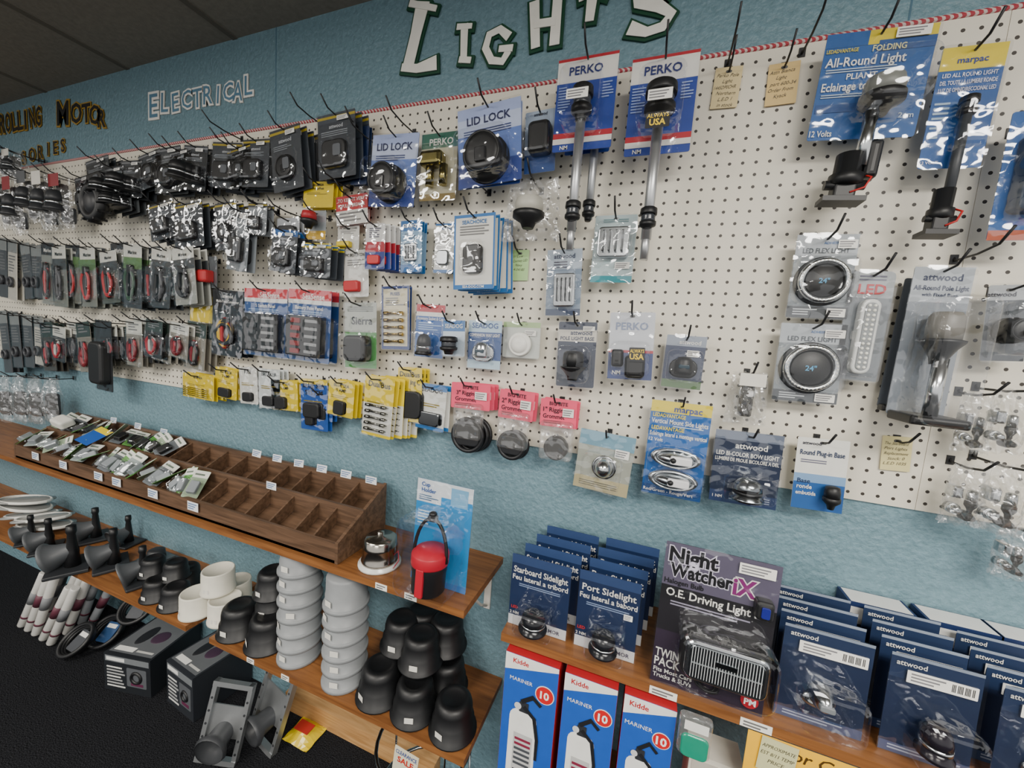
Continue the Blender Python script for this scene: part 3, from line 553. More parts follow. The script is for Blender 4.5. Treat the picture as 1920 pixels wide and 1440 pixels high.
yel((568,340,627,390),['BLUE SEA','PowerPost'],[],3,label='yellow card of battery power post')
yel((356,554,405,605),['BLUE SEA'],[],3,label='yellow card with fuse')
yel((518,408,562,470),[],[('fuse','slab',0,.6,.8,.7,BLK,.009)],2,'#b9bcc0',label='grey card with black breaker')
for (b,cu,cv,rp,t) in (((843,718,920,768),882,818,33,'3" Rigging'),((934,732,1003,788),961,838,29,'2" Rigging'),((1010,748,1082,802),1045,842,24,'1" Rigging')):
    u0,v0,u1,v1=b; k=(v1-v0)
    rt=H('rigging_grommet_package','pink header card with black rubber grommet in clear bag','grommet',b,.05,'#e8607c',[],[('BIG BITE',0,.16,.13,'#2a1a20',.6),(t,-.1,.38,.16,'#2a1a20',.65),('Grommet',-.12,.62,.16,'#2a1a20',.6)],[(-.4,.1,.78,2,.07,'#7a2a3a')],
     [('rubber_grommet','ring',0,(cv-v0)/k,rp*2/(u1-u0),1,'#17181b',.012),('rubber_grommet','slab',0,(cv-v0)/k,rp*1.4/(u1-u0),rp*1.3/k,'#17181b',.011)],None,st=[(.28,.45,.3,.3)],n=3 if u0<900 else 2,gap=.014,gd=(.006,0),group='pink grommet packages',clam=False)
    mb=MB(); W=.085; mb.slab(0,-.105,W,.1,.01,0,-.022,.01,BAG); mb.obj('clear_bag',rt)
def dark(box,pr='slab',top='#3b4046',n=3,off=.08,gd=(.008,-.002),c2='#b9a63a',tilt=None,col='#3e4349'):
    tilt=random.uniform(-9,9) if tilt is None else tilt
    H('marine_switch_package','dark carded clear package with black marine part','boat part',box,off,col,[(0,.14,top),(.04,.08,c2)],[('attwood',0,.2,.06,'#c8ccd0',.7)],[(-.4,.3,.27,3,.03,'#9aa0a6')],[('black_part',pr,0,.65,.62,.42,BLK,.014),('grey_detail','slab',.12,.62,.2,.18,'#5a5e63',.003,.014)],(0,.62,.85,.55,.02),n=n,gap=.018,gd=gd,group='dark carded marine parts',st=[(.2,.1,.3,.07)],tilt=tilt)
dark((592,210,665,336),'slab',top='#444b54',tilt=-3,col='#343a42')
H('marine_part_card','plain navy blue card on peg hook','boat part',(660,236,692,348),.05,'#1e3358',[],[],[],[],None,n=2)
dark((503,238,562,360),'cup',n=4)
dark((455,260,507,352)); dark((398,266,456,354),n=4); dark((425,275,470,350),'cup',n=2,col='#6c7278')
for b in ((345,272,392,358),(318,280,360,350),(290,275,340,362),(258,285,302,352),(228,300,268,372),(196,312,234,380),(160,296,205,366),(140,330,170,400),(210,345,245,400)): dark(b,random.choice(('cup','slab','dom')),n=3,c2='#8a8d90',col=random.choice(('#3b4147','#6b7176','#4a4e50','#25292d')))
dark((276,380,326,450),n=3); dark((322,380,380,465),'slab',n=3); dark((402,378,444,470),'cup',n=3); dark((432,392,472,510),'slab',n=2,c2='#999',col='#7c8287'); dark((465,380,502,440),'slab',n=2,col='#8d9296')
dark((510,430,560,512),'slab',n=3,c2='#2b6ea8',top='#2a5c96'); dark((565,455,622,520),'slab',n=3,c2='#2b6ea8',top='#c8b838')
H('red_handle_package','card with red moulded handle','electrical part',(574,395,612,450),.06,'#9aa0a4',[(.7,1,'#caa83a')],[],[],[('red_handle','lamp',0,.4,.6,.6,'#a8343a',.03)],None)
H('red_plug_package','grey card with black and red plug','electrical part',(358,480,408,540),.06,'#5c6064',[],[('SeaSense',0,.15,.1,WH,.7)],[],[('red_plug','slab',.2,.65,.4,.4,'#b03438',.03),('black_plug','slab',-.25,.65,.4,.4,BLK,.02)],None)
for i,u in enumerate((92,112,138,165,184,203,225,250,283,304,325,342)):
    cc=random.choice(('#50564e','#7c7f78','#33373a','#9a9c96','#45494c')); gb=random.choice(('#5f7f52','#44484a','#8a8d88','#5f7f52'))
    H('cable_package','clear package with coiled cable and green label' if gb[1]=='5' else 'clear package with coiled cable and grey label','cable',(u-12-i*.8,454+random.randint(0,16),u+13+i*.8,566+random.randint(0,14)),.08+.02*(i%2),cc,[(0,.2,'#d4d4cc' if i%2 else '#2d3034'),(.2,.38,gb)],[('Marine',0,.12,.06,'#222' if i%2 else WH,.7)],[(-.3,.3,.42,2,.04,'#aab0a8')],[('coiled_cable','cable',0,.62,.7,.66,random.choice(['#a83034,#1b1b1d','#1b1b1d,#2d4a38','#1b1b1d,#a83034','#1b1b1d,#303236']),.012)],(0,.62,.85,.65,.02),n=3,gap=.018,gd=(.006,-.002),group='coiled cable packages',tilt=random.uniform(-7,7))
for i,u in enumerate((88,112,140,156,184,206,228,252,268,290,308,338,370)):
    H('cable_package','clear package with red and black wiring coil','cable',(u-12-i//2,594+random.randint(0,18),u+13+i//2,684+random.randint(-12,14)),.07+.02*(i%2),random.choice(('#a7a39a','#3a3d40','#6a665c')),[(0,.3,'#cfd0c8' if i%3 else '#2d3a34'),(.3,1,random.choice(('#8a867c','#45423c','#2b2d30')))],[],[(-.35,.3,.06,3,.06,'#777')],[('coiled_cable','cable',0,.66,.75,.6,['#9c2f3a,#1b1b1d','#c0c0bc,#9c2f3a','#1b1b1d,#2b2c30','#9c2f3a,#6a2028'][i%4],.012)],(0,.62,.85,.6,.02),n=3,gap=.016,gd=(.006,-.002),group='small wiring packages',tilt=random.uniform(-7,7))
H('black_strap_package','black molded strap part on hook','boat part',(180,600,212,735),.10,'#26282b',[],[],[],[('black_strap','slab',0,.6,.8,.6,BLK,.03)],None)
for b in ((0,445,16,560),(18,450,36,565),(40,455,58,562),(60,460,80,560),(0,582,16,700),(20,588,38,690),(44,590,62,690),(66,596,84,686)):
    H('hardware_card','white card with metal boat hardware' if b[0]%4 else 'dark grey card with metal boat hardware','boat part',b,.07,'#c9c6bc' if b[0]%4 else '#4d4f52',[(0,.2,'#8a8d8c')],[],[(-.4,.3,.25,6,.05,'#777')],[('metal_part','ring',0,.7,.6,.3,'#3c3e42',.012)],None,n=3,gap=.018,group='hardware cards',tilt=random.uniform(-8,8))
# ---------------- clear bags ----------------
def bag(box,parts,off=.05,label='crumpled clear plastic bag of small parts',hdr=None,hook=True,seed=0):
    u0,v0,u1,v1=box; uc=(u0+u1)/2; vc=(v0+v1)/2; y=-off; c=P(uc,vc,y); W=abs(P(u1,vc,y).x-P(u0,vc,y).x); Hh=abs(P(uc,v0,y).z-P(uc,v1,y).z)
    root=empty('parts_bag',(c.x,y,c.z+Hh/2)); tag(root,label,'bag','clear bags of parts')
    rnd=random.Random(seed+u0); n=12; v=[];f=[]
    for sd in(-1,1):
        for i in range(n+1):
            for j in range(n+1):
                a=i/n;b=j/n; e=math.sin(math.pi*a)*math.sin(math.pi*min(1,b*.9+.02))
                v.append(((a-.5)*W*(.8+.2*b)+rnd.uniform(-1,1)*.003,sd*(.004+.028*e)+rnd.uniform(-1,1)*.006*e,-b*Hh+rnd.uniform(-1,1)*.003))
        o=(0 if sd<0 else (n+1)**2)
        for i in range(n):
            for j in range(n): q=o+i*(n+1)+j; f.append((q,q+n+1,q+n+2,q+1))
    mb=MB(); mb.add(v,f,BAG,False); mb.obj('clear_bag',root)
    for p in parts:
        mb=MB(); shp(mb,p[1],p[2]*W,-p[3]*Hh,p[4]*W,p[5]*Hh,.012,p[6],.024); mb.obj(p[0],root)
    if hdr: mb=MB(); mb.box(-W*.3,W*.3,-.034,-.0335,-Hh*.25,-Hh*.02,M(hdr)); mb.obj('header_label',root)
    if hook: peghook(c.x,c.z+Hh/2-.006,off+.02)
    return root
bag((943,338,1054,452),[('bulb_socket','lamp',0,.6,.5,.5,'#b8b6ac')],.07)
bag((1360,697,1440,796),[('led_module','slab',0,.5,.3,.7,BLK),('led_lens','oval',0,.4,.4,.35,'m#d5d8da')],.04,hdr='#dcd9d0')
CHP=[('chrome_fitting','disc',-.2,.75,.35,.3,'m#c5c8ca'),('chrome_fitting','lamp',.2,.6,.3,.4,'m#a9acae'),('black_fitting','disc',.15,.85,.3,.3,BLK),('chrome_fitting','slab',-.25,.45,.25,.2,'m#c5c8ca')]
for i,b in enumerate(((1792,735,1860,850),(1850,728,1925,850),(1768,872,1850,985),(1835,870,1925,1000),(1862,985,1935,1085))): bag(b,CHP,.06+.03*(i%2),seed=i)
for i,b in enumerate(((0,330,22,430),(24,335,48,440),(50,325,76,420),(78,325,106,432),(108,330,140,430),(0,278,18,335),(22,285,44,340))):
    bag(b,[('black_part','dom',0,.5,.6,.4,'#2c2e31'),('grey_part','slab',.1,.75,.5,.3,'#3a3d40'),('black_part','slab',-.2,.4,.3,.5,BLK)],.09+.02*(i%2),hdr=('#dcd9d0','#8a343a','#5a5d60')[i%3],seed=40+i)
for i,b in enumerate(((0,705,22,790),(26,705,50,790),(54,708,80,792),(84,710,112,790))): bag(b,[('dark_fitting','slab',0,.6,.6,.5,'#2b2d30')]+CHP[:1],.08,seed=20+i)
p=P(176,380,-.13); mb=MB(); R=.055; mb.torus((0,0,0),R,.02,M(BLK,'k'),n=30); mb.lathe([(R*.8,-.012),(R*.8,.012),(R*.3,.02),(0,.02)],(0,0,0),(0,-1,0),M('#2c2d30','k'))
for i in range(12):
    a=i*math.pi/6; mb.box(R*1.3*math.cos(a)-.004,R*1.3*math.cos(a)+.004,-.02,.02,R*1.3*math.sin(a)-.004,R*1.3*math.sin(a)+.004,M(BLK,'k'))
tag(mb.obj('rubber_roller',loc=p),'black ribbed rubber roller hanging on the pegboard','roller'); peghook(p.x,p.z+.005,.13)
for u,v in ((590,195),(430,250),(760,235),(1375,60),(1520,60),(1820,480),(690,260),(640,345),(905,352),(545,400),(500,390)):
    p=P(u,v,-.05); peghook(p.x,min(p.z,zt-.02),.10)
# ---------------- bin organiser ----------------
xl=S(58,852,ZT).x; xr=S(640,1054,ZT).x; yF=-.238; yB=-.045; yM=-.14
ZF0,ZM0,ZB0=.008,.055,.095; ZF1,ZM1,ZB1=.055,.112,.158
root=empty('bin_organizer',(xr,0,ZT+.001)); tag(root,'long dark wooden divided bin organizer on oak shelf','organizer')
Lb=xr-xl; mb=MB(); t=.009
mb.loft([[(X,yF,0),(X,yB,0),(X,yB,ZB0),(X,yF,ZF0)] for X in (-Lb,0)],BINW)
mb.box(-Lb,0,yF,yF+t,0,ZF1,BINW); mb.box(-Lb,0,yM-t/2,yM+t/2,.02,ZM1,BINW); mb.box(-Lb,0,yB-t,yB,0,ZB1,BINW)
for X in (-Lb,-t):
    mb.loft([[(X+a,yF-.001,0),(X+a,yB,0),(X+a,yB,ZB1+.003),(X+a,yF-.001,ZF1+.003)] for a in (0,t+.001)],BINW)
mb.obj('bin_frame',root)
def divi(y0,y1,z0,z1,t0,t1,nm):
    m=MB(); m.loft([[(a,y0,z0),(a,y1,z1),(a,y1,t1),(a,y0,t0)] for a in(0,.006)],BINW); return m.obj(nm,root,(-.10,0,0))
d1=divi(yF+t,yM-t/2,ZF0,ZM0,ZF1-.004,ZM1-.012,'front_divider'); d2=divi(yM+t/2,yB-t,ZM0,ZB0,ZM1-.006,ZB1-.01,'rear_divider')
nd=int(Lb/.1)
for i in range(1,nd):
    for d in(d1,d2):
        c=d.copy(); C.objects.link(c); c.location=(-.1*(i+1)+(.03 if d is d1 else 0),0,0)
tl=MB(); tl.box(-.021,.021,-.0008,0,0,.024,M('#e6e8ea'))
for i in range(3): tl.box(-.018,.016-.006*i,-.0013,-.0008,.0165-.006*i,.0195-.006*i,M('#6f86a8'))
t0=tl.obj('label_tag',root,(-.05,yB-t-.001,ZB1-.006))
for i in range(1,9):
    c=t0.copy(); C.objects.link(c); c.location=(-.05-.1*i*(1 if i<6 else 1.7),yB-t-.001,ZB1-.006); c.rotation_euler=(-.15,random.uniform(-.1,.1),0)
for u,v in ((365,948),(290,925),(222,903),(188,895),(122,872),(70,855)):
    c=t0.copy(); C.objects.link(c); c.location=(P(u,v,yF).x-xr,yF-.005,.022); c.scale=(1.2,1,1.2)
c=t0.copy(); C.objects.link(c); c.location=(P(512,905,yM).x-xr,yM-t/2-.001,ZM1-.01)
def binpack(X,y,z,col,rx,ry,rz,i):
    r=empty('switch_package',(X,y,z),(rx,ry,rz)); tag(r,'small clear package with green and white label in wooden bin','switch','small packages in the bins')
    mb=MB(); mb.plate(0,0,.045,.095,.004,.001,0,M(col)); mb.box(-.022,.022,-.0004,0,.022,.046,M('#d8d8d0')); mb.box(-.018,.01,-.0006,-.0004,.03,.036,M('#5f6a60')); mb.obj('backing_card',r)
    m=MB(); m.slab(0,-.015,.026,.04,.004,-.001,-.018,.003,M(BLK if i%2 else '#8a9094','k')); m.obj('toggle_switch',r)
    m=MB(); m.slab(0,-.015,.038,.055,.005,-.001,-.022,.006,CLEAR); m.obj('clear_blister',r)
for i in range(38):
    row=i%2; u=100+i*8.6
    X=P(u,850,yM).x+random.uniform(-.02,.02)
    if row==1 and u>300: continue
    binpack(X,(yF+yM)/2-.01 if row==0 else (yM+yB)/2-.01,ZT+(.085 if row==0 else .135),['#5f8f4c','#8fa088','#8f9a98','#5f6468','#4f8a3c'][i%5],random.uniform(-1.25,-.6),random.uniform(-.6,.6),random.uniform(-.8,.8),i)
pp=S(85,822,ZT+.09); mb=MB(); mb.slab(0,0,.07,.05,.01,0,-.03,.01,M('#d8d6cf')); tag(mb.obj('paper_sheet',loc=(pp.x,-.14,ZT+.14),rot=(-1.2,.2,.1)),'crumpled white paper lying on the bin organizer','paper')
mb=MB(); mb.plate(0,0,.06,.09,.003,.001,0,M('#2a5aa2')); mb.box(-.03,.03,-.0004,0,.02,.045,M('#dcc632')); tag(mb.obj('blue_card',loc=(P(190,830,yM).x,-.16,ZT+.135),rot=(-1.15,.3,.2)),'blue and yellow card lying on the bin organizer','card')
p=S(712,1056,ZT); k=mpp(p); root=empty('cup_fitting',(p.x,p.y,ZT+.001)); tag(root,'stainless steel recessed cup fitting on white ring base','cup fitting')
R=31*k; mb=MB(); mb.lathe([(R*1.25,0),(R*1.25,.006),(R,.01),(R,.012)],(0,0,0),(0,0,1),M('#d8d8d4','g'),28); mb.obj('white_base',root)
mb=MB(); mb.lathe([(R*1.05,.01),(R*1.08,.016),(R,.02),(R,.05),(R*1.02,.052),(R*.98,.056),(R*.96,.072),(R*.8,.078),(R*.2,.08),(R*.2,.09),(0,.092)],(0,0,0),(0,0,1),M('#a5a19a','m'),32); mb.obj('steel_body',root)
mb=MB(); mb.tube([(R*.9,0,.03),(R*1.3,0,.05),(R*1.5,-.01,.03),(R*1.3,-.02,.012)],.0015,M('#a03030','k')); mb.obj('wire_lead',root)
r=H('cup_holder_package','blue card with black and red hanging cup holder','drink holder',(774,906,886,1100),0,'#2f8fc8',[(0,.14,'#d9dfe4'),(-.5,-.05,.14,.22,'#d9dfe4'),(.12,.42,.03,.2,'#7fb0d0'),(.94,1,'#2a78b8')],[('Cup',-.34,.045,.04,'#2a5a9a',.25),('Holder',-.28,.1,.04,'#2a5a9a',.3)],[(-.45,-.1,.15,3,.02,'#4a6a8a'),(-.45,-.25,.3,5,.03,'#cfe4f0')],[],(0.0,.6,.9,.74,.09),stand=ZT,lean=-.04)
HH=r.location.z-ZT
mb=MB(); R=.040; yc2=-.046; o=(0.0,yc2,-HH*.95); hc=HH*.34; mb.lathe([(R*.85,0),(R*1.0,hc*.08),(R*1.02,hc*.6),(R*1.06,hc*.64),(R*1.08,hc*.8),(R*1.04,hc)],o,(0,0,1),M(BLK,'k'),28); mb.obj('black_cup',r)
mb=MB(); mb.lathe([(R*1.08,hc*.78),(R*1.12,hc*.82),(R*1.12,hc*1.06),(R*1.08,hc*1.1),(R*.95,hc*1.12),(R*.9,hc*1.18),(0,hc*1.19)],o,(0,0,1),M('#b8283c','k'),28); mb.slab(.0,-HH*.95+hc*.45,.02,hc*.75,.003,yc2-R*.98,yc2-R*1.13,.002,M('#b8283c','k')); mb.obj('red_band',r)
zt2=-HH*.95+hc*.9
mb=MB(); mb.tube([(R*1.12*math.cos(a),yc2-.002,zt2+(-HH*.27-zt2)*math.sin(a)) for a in [math.pi*i/14 for i in range(15)]],.0042,M(BLK,'k'),8); mb.slab(0,-HH*.265,.022,.016,.005,yc2+.004,yc2-.010,.004,M(BLK,'k')); mb.lathe([(.009,0),(.01,.003),(.006,.007),(0,.008)],(0,yc2-.002,-HH*.235),(0,0,1),M(BLK,'k'),14); mb.obj('carry_handle',r)
# ---------------- right shelf ----------------
def side(box,word,fr):
    return H('side_light_package','navy carded black %s side light standing on shelf'%word.lower(),'boat light',box,0,'#1b2d4e',[(0,.12,'#34486e'),(.86,1,'#d6d9dc')],[(word+' Sidelight',0,.2,.085,WH,.92),(fr,0,.31,.07,WH,.94),('LIGHTARMOR',.12,.93,.05,'#1f3050',.6),('LED',-.4,.74,.04,'#d04040',.18),('2 NM',-.4,.82,.04,WH,.18)],[(-.35,.35,.39,2,.025,'#8fa0c0')],
      [('side_light','dom',.0,.7,.46,.24,'g#1a1c20',.04)],(0.02,.68,.62,.34,.062),stand=ZR,clam=True,rad=.008,group='side light packages',st=[(.34,.44,.14,.07)] if word=='Port' else ())
a=side((950,1050,1070,1190),'Starboard','Feu lateral a tribord')
b=side((1074,1080,1200,1232),'Port','Feu lateral a babord')
for q in (a,b):
    for i in (1,2,3):
        clone(q,.012*i,.056*i,0,skip=('clear_blister','side_light'))
H('driving_light_package','black and purple package with rectangular chrome driving light','driving light',(1218,1034,1454,1312),0,'#1b191f',[(0,.3,'#5b5668'),(.62,1,'#2e2334'),(.3,.4,'#131217')],[('Night',-.24,.075,.10,'#0c0c10',.44,'#d8d4e4'),('Watcher',-.16,.18,.09,'#0c0c10',.56,'#d8d4e4'),('iX',.22,.19,.11,'#7a2a6a',.2,WH),('Halogen Bulb',-.3,.265,.035,'#101014',.36),('O.E. Driving Light Kit',0,.34,.055,WH,.9),('TWIN',-.37,.78,.06,WH,.22),('PACK',-.36,.845,.06,WH,.24),('Fits Most Cars',-.3,.905,.03,WH,.36),('Trucks & SUVs',-.3,.945,.03,WH,.36)],[(-.4,.3,.4,2,.02,'#9a96a8')],
  [('driving_light','head',.1,.66,.74,.3,BLK,.05),('switch','slab',.38,.28,.15,.12,BLK,.02),('switch_window','slab',.38,.28,.07,.07,'g#2a2f78',.003,.02),('wire_loop','cable',.02,.88,.3,.12,BLK,.015),('logo_badge','disc',.38,.91,.15,.1,'#b02a3a',.004)],(.09,.65,.82,.36,.06),stand=ZR,rad=.012,st=[(.3,.06,.3,.07)],lean=-.05)
def att(box,shape,col):
    return H('navigation_light_package','navy carded %s navigation light standing on shelf'%('chrome' if col[0]=='m' else 'black'),'boat light',box,0,'#1b2944',[(0,.24,'#22324f'),(.0,.03,'#8d97a6'),(.9,1,'#394c70')],[('attwood',-.27,.08,.05,WH,.34)],[(-.4,.4,.92,2,.03,'#aab4c8')],[('navigation_light',shape,-.02,.64,.40,.30,col,.045)],(0,.62,.7,.46,.06),stand=ZR,rad=.01,lean=-.04,group='navigation light packages',st=[(.06,.19,.76,.12)])
A1=att((1450,1196,1642,1385),'bell','m#b9bdc0'); A2=att((1642,1240,1838,1432),'dom','g#1d1a22'); A3=att((1840,1294,2044,1490),'bell','m#b9bdc0')
for q in(A1,A2,A3):
    q.location.y=-.21
    for i in range(1,4): clone(q,.006*i,.045*i,0,skip=('clear_blister','navigation_light'))
for (u,v) in ((1640,1130),(1790,1160),(1930,1200)):
    p=P(u,v,-.03); rt=empty('light_box',(p.x,-.035,ZR+.001),(0,0,.0)); tag(rt,'white topped navy boxed light lying at back of shelf','box','boxed lights at the wall')
    mb=MB(); mb.box(-.055,.055,-.022,.03,0,.165,M('#22335a')); mb.box(-.05,.05,-.0225,-.022,.12,.155,M('#dcdcd8')); mb.obj('carton',rt)
    m=MB(); m.box(-.05,.05,-.02,.028,.165,.1655,M('#dfe0dd')); m.obj('top_label',rt)
YK=-.262
for i,(u,v) in enumerate(((950,1192),(1061,1232),(1173,1270))):
    p=P(u,v,YK); w=abs(P(u+108,v,YK).x-p.x)*.96; hh=.412; rt=empty('fire_extinguisher_box',(p.x+.002,YK,ZK+.001)); tag(rt,'blue and white boxed fire extinguisher with red sides','fire extinguisher box','fire extinguisher boxes')
    mb=MB(); BL=M('#2b5cae'); mb.box(0,w,.0,.10,0,hh,M('#b02f36')); mb.box(.0004,w-.0004,-.0006,0,0,hh,BL)
    mb.add([(0.0004,-.0009,hh),(w-.0004,-.0009,hh),(w-.0004,-.0009,hh-.010),(0.0004,-.0009,hh-.04)],[(0,1,2,3)],M('#e6e6e2'))
    mb.text('Kidde',w*.3,hh-.014,.011,-.0013,M('#b3262e'),w*.45,off=.02)
    mb.text('MARINER',w*.33,hh-.056,.009,-.0013,M('#e8e8e4'),w*.56,off=0)
    mb.lathe([(w*.175,0),(w*.175,.0006)],(w*.78,-.0009,hh-.07),(0,-1,0),M('#e6e6e2'),24); mb.lathe([(w*.16,0),(w*.16,.0004)],(w*.78,-.0015,hh-.07),(0,-1,0),M('#c42a30'),24); mb.text('10',w*.78,hh-.07,.017,-.0022,M('#f2f2ee'),w*.25,off=.03)
    shp(mb,'extprint',w*.42,hh-.205,w*.52,.24,-.0008,BLK,0); mb.obj('carton',rt)
rt=empty('parts_bag',(P(1308,1330,-.27).x,-.27,ZR-.004)); tag(rt,'green tinted bagged part hanging from shelf edge','bag')
mb=MB(); mb.slab(0,-.045,.055,.08,.008,0,-.012,.006,BAG); mb.obj('clear_bag',rt)
mb=MB(); mb.slab(0,-.06,.046,.045,.01,-.012,-.016,.003,M('#2c8a72','g')); mb.obj('green_part',rt)
mb=MB(); mb.box(-.02,.02,-.0135,-.013,-.03,-.012,M('#dfe0da')); mb.obj('header_label',rt)
p=P(1345,1400,-.22); mb=MB(); mb.box(-.045,.05,0,.06,0,.30,M('#d6d2c6')); mb.box(-.04,.045,-.001,0,.24,.29,M('#b8b4aa'))
tag(mb.obj('carton_box',loc=(p.x,-.22,ZK+.001)),'plain off-white carton next to extinguisher boxes','box')
ys=-.2525
xa=P(1405,1356,ys).x; xb=xa+.42; mb=MB(); mb.box(0,xb-xa,0,.001,-.2,0,M('#f4c030'))
pt=P(1572,1432,ys)
mb.text('For Colored',pt.x-xa,-.017,.022,-.0004,M('#4a3414'),.17,off=.01,shear=.2); mb.text('Lenses Ask',pt.x-xa+.02,-.058,.024,-.0004,M('#4a3414'),.17,off=.01,shear=.2)
tag(mb.obj('yellow_sign',loc=(xa,ys,ZR-.0195)),'yellow handwritten paper sign hanging below shelf','sign')
p=P(1468,1372,ys-.004); mb=MB(); mb.box(-.028,.028,0,.0008,-.065,0,M('#c9c79c'))
for i,s in enumerate(('APPROXIMATE','EST 8/11 TEMP','PRICE')): mb.text(s,0,-.015-.014*i,.007,-.0004,M('#4a463c'),.05,shear=.2)
tag(mb.obj('paper_note',loc=(p.x,ys-.003,ZR-.02),rot=(0,.05,0)),'pale green handwritten tag over yellow sign','note')
# ---------------- cups on lower shelf ----------------
CUPM={}
BLACKC='#111214'; G='#85888a'; Wc='#d4d1c4'
def cup(u,v,wpx,col,zbase=None,group=None,ribs=False,xy=None,RR=None):
    z=Z2+.001 if zbase is None else zbase
    p=S(u,v,z) if xy is None else Vector((xy[0],xy[1],z)); k=mpp(p); R=wpx/2*k if RR is None else RR
    y=min(max(p.y,-.25+R),-R-.003) if xy is None else p.y
    key=(round(R,3),col,ribs)
    if key not in CUPM:
        h=R*1.5; mb=MB(); kk='k'
        if ribs: pr=[(R*.97,0),(R,.001),(R,.008),(R*.97,.010),(R*.9,.011),(R*.9,h*.4),(R*.87,h*.42),(R*.87,h*.9),(R*.8,h*.98),(R*.3,h),(0,h)]
        elif col==Wc: pr=[(R*.98,0),(R,.002),(R,.008),(R*.95,.010),(R*.93,h*.95),(R*.9,h*1.0),(R*.84,h*1.0),(R*.8,h*.96),(0,h*.95)]
        else: pr=[(R*.98,0),(R*1.06,.002),(R*1.06,.006),(R*.93,.009),(R*.92,h*.4),(R*.84,h*.44),(R*.82,h*.78),(R*.77,h*.9),(R*.66,h*.98),(R*.5,h),(R*.46,h*.97),(0,h*.97)]
        mb.lathe(pr,(0,0,0),(0,0,1),M(col,kk),30); CUPM[key]=(mb.obj('cup_holder'),h); o=CUPM[key][0]
    else: o=bpy.data.objects.new('cup_holder',CUPM[key][0].data); C.objects.link(o)
    o.location=(p.x,y,z); nm={BLACKC:'black',Wc:'cream white',G:'grey'}[col]
    tag(o,'%s plastic recessed cup holder turned upside down'%nm,'cup holder',group or nm+' cup holders')
    h=CUPM[key][1]
    s=MB(); a=-math.pi/2+random.uniform(-.5,.4); rr2=R*.94+.001
    s.add([(rr2*math.cos(a+d),rr2*math.sin(a+d),zz) for d,zz in ((-.2,h*.2),(.2,h*.2),(.2,h*.38),(-.2,h*.38))],[(0,1,2,3)],M('#dcdad2')); s.obj('price_sticker',o)
    return p.x,y,z,h,R
for (u,v,w,n) in ((562,1225,76,7),(640,1275,82,6)):
    a=cup(u,v,w,G,ribs=True); 
    for i in range(1,n): cup(0,0,w,G,zbase=a[2]+a[3]*.5*i,xy=(a[0],a[1]),ribs=True,RR=a[4])
a=cup(512,1180,62,BLACKC); 
for i in range(1,3): cup(0,0,62,BLACKC,zbase=a[2]+a[3]*.8*i,xy=(a[0],a[1]),RR=a[4])
bs=[cup(u,v,w,BLACKC) for (u,v,w) in ((436,1190,72),(492,1212,76),(706,1308,84),(762,1352,86),(836,1388,88))]
RB=bs[2][4]; zu=Z2+.001+bs[2][3]+.002
for dx,y in ((.07,-.10),(.155,-.09),(-.01,-.06),(.085,-.045)): cup(0,0,80,BLACKC,xy=(bs[2][0]+dx,y),RR=RB*.96)
for (dx,y) in ((.01,-.11),(.095,-.14),(.13,-.06),(.045,-.055)): cup(0,0,80,BLACKC,zbase=zu,xy=(bs[2][0]+dx,y),RR=RB*.96)
for (u,v,w,zz) in ((318,1140,54,0),(288,1122,50,0),(350,1095,50,0)): cup(u,v,w,BLACKC)
w1=cup(370,1148,56,Wc); RW=w1[4]
cup(0,0,56,Wc,xy=(w1[0]+RW*2.15,w1[1]+.02),RR=RW); cup(0,0,56,Wc,xy=(w1[0]+RW*.95,w1[1]+RW*1.9),RR=RW); cup(0,0,56,Wc,zbase=Z2+.002+w1[3],xy=(w1[0]+RW*1.05,w1[1]+.035),RR=RW)
b1=cup(330,1082,44,BLACKC,zbase=Z2+.06); cup(0,0,50,BLACKC,zbase=Z2+.06,xy=(b1[0]-.09,b1[1]-.02),RR=b1[4])
def horn(u,v,s,yaw):
    p=S(u,v,Z2); k=mpp(p); s=s*k
    r=empty('cowl_vent',(p.x,min(p.y,-.05),Z2+.001),(0,0,yaw)); tag(r,'grey and black plastic cowl vent with round flared mouth','vent','cowl vents on the shelf')
    mb=MB(); mb.slab(0,s*.06,s*1.3,s*.12,.004,s*.5,-s*.5,.004,M('#2a2c2f','k')); mb.obj('base_flange',r)
    mb=MB(); mb.lathe([(s*.5,0),(s*.52,s*.05),(s*.45,s*.1),(s*.34,s*.3),(s*.26,s*.55),(s*.24,s*.7)],(-s*.1,-s*.5,s*.42),(.15,1,.35),M('#4c4f52','k'),22,caps=False); mb.lathe([(s*.4,.004),(0,.004)],(-s*.1,-s*.5+.01,s*.42),(.15,1,.35),M('#0d0d0e','k'),22); mb.obj('flared_mouth',r)
    mb=MB(); mb.lathe([(s*.2,s*.1),(s*.15,s*.6),(s*.1,s*1.2),(s*.13,s*1.3),(s*.12,s*1.5),(0,s*1.5)],(s*.1,s*.1,0),(0,0,1),M('#141517','k'),14); mb.obj('upright_post',r)
for u,v,s,y in ((130,1065,56,-.5),(208,1060,48,-.4),(88,1030,40,-.5),(262,1090,46,-.3),(175,1010,40,-.4),(235,1020,36,.2),(55,1015,34,-.4)): horn(u,v,s,y)
p=S(285,1062,Z2); r=empty('deck_mount_plate',(p.x,-.09,Z2+.001)); tag(r,'grey metal deck mount plate on shelf','mount')
mb=MB(); mb.box(-.08,.08,-.06,.06,0,.012,M('#707376','s')); mb.box(-.05,.05,-.04,.04,.012,.03,M('#85888a','s')); mb.obj('base_plate',r)
mb=MB(); mb.lathe([(.03,.03),(.028,.06),(.02,.065),(0,.065)],(0,0,0),(0,0,1),M('#2a2c2f','k')); mb.obj('round_hub',r)
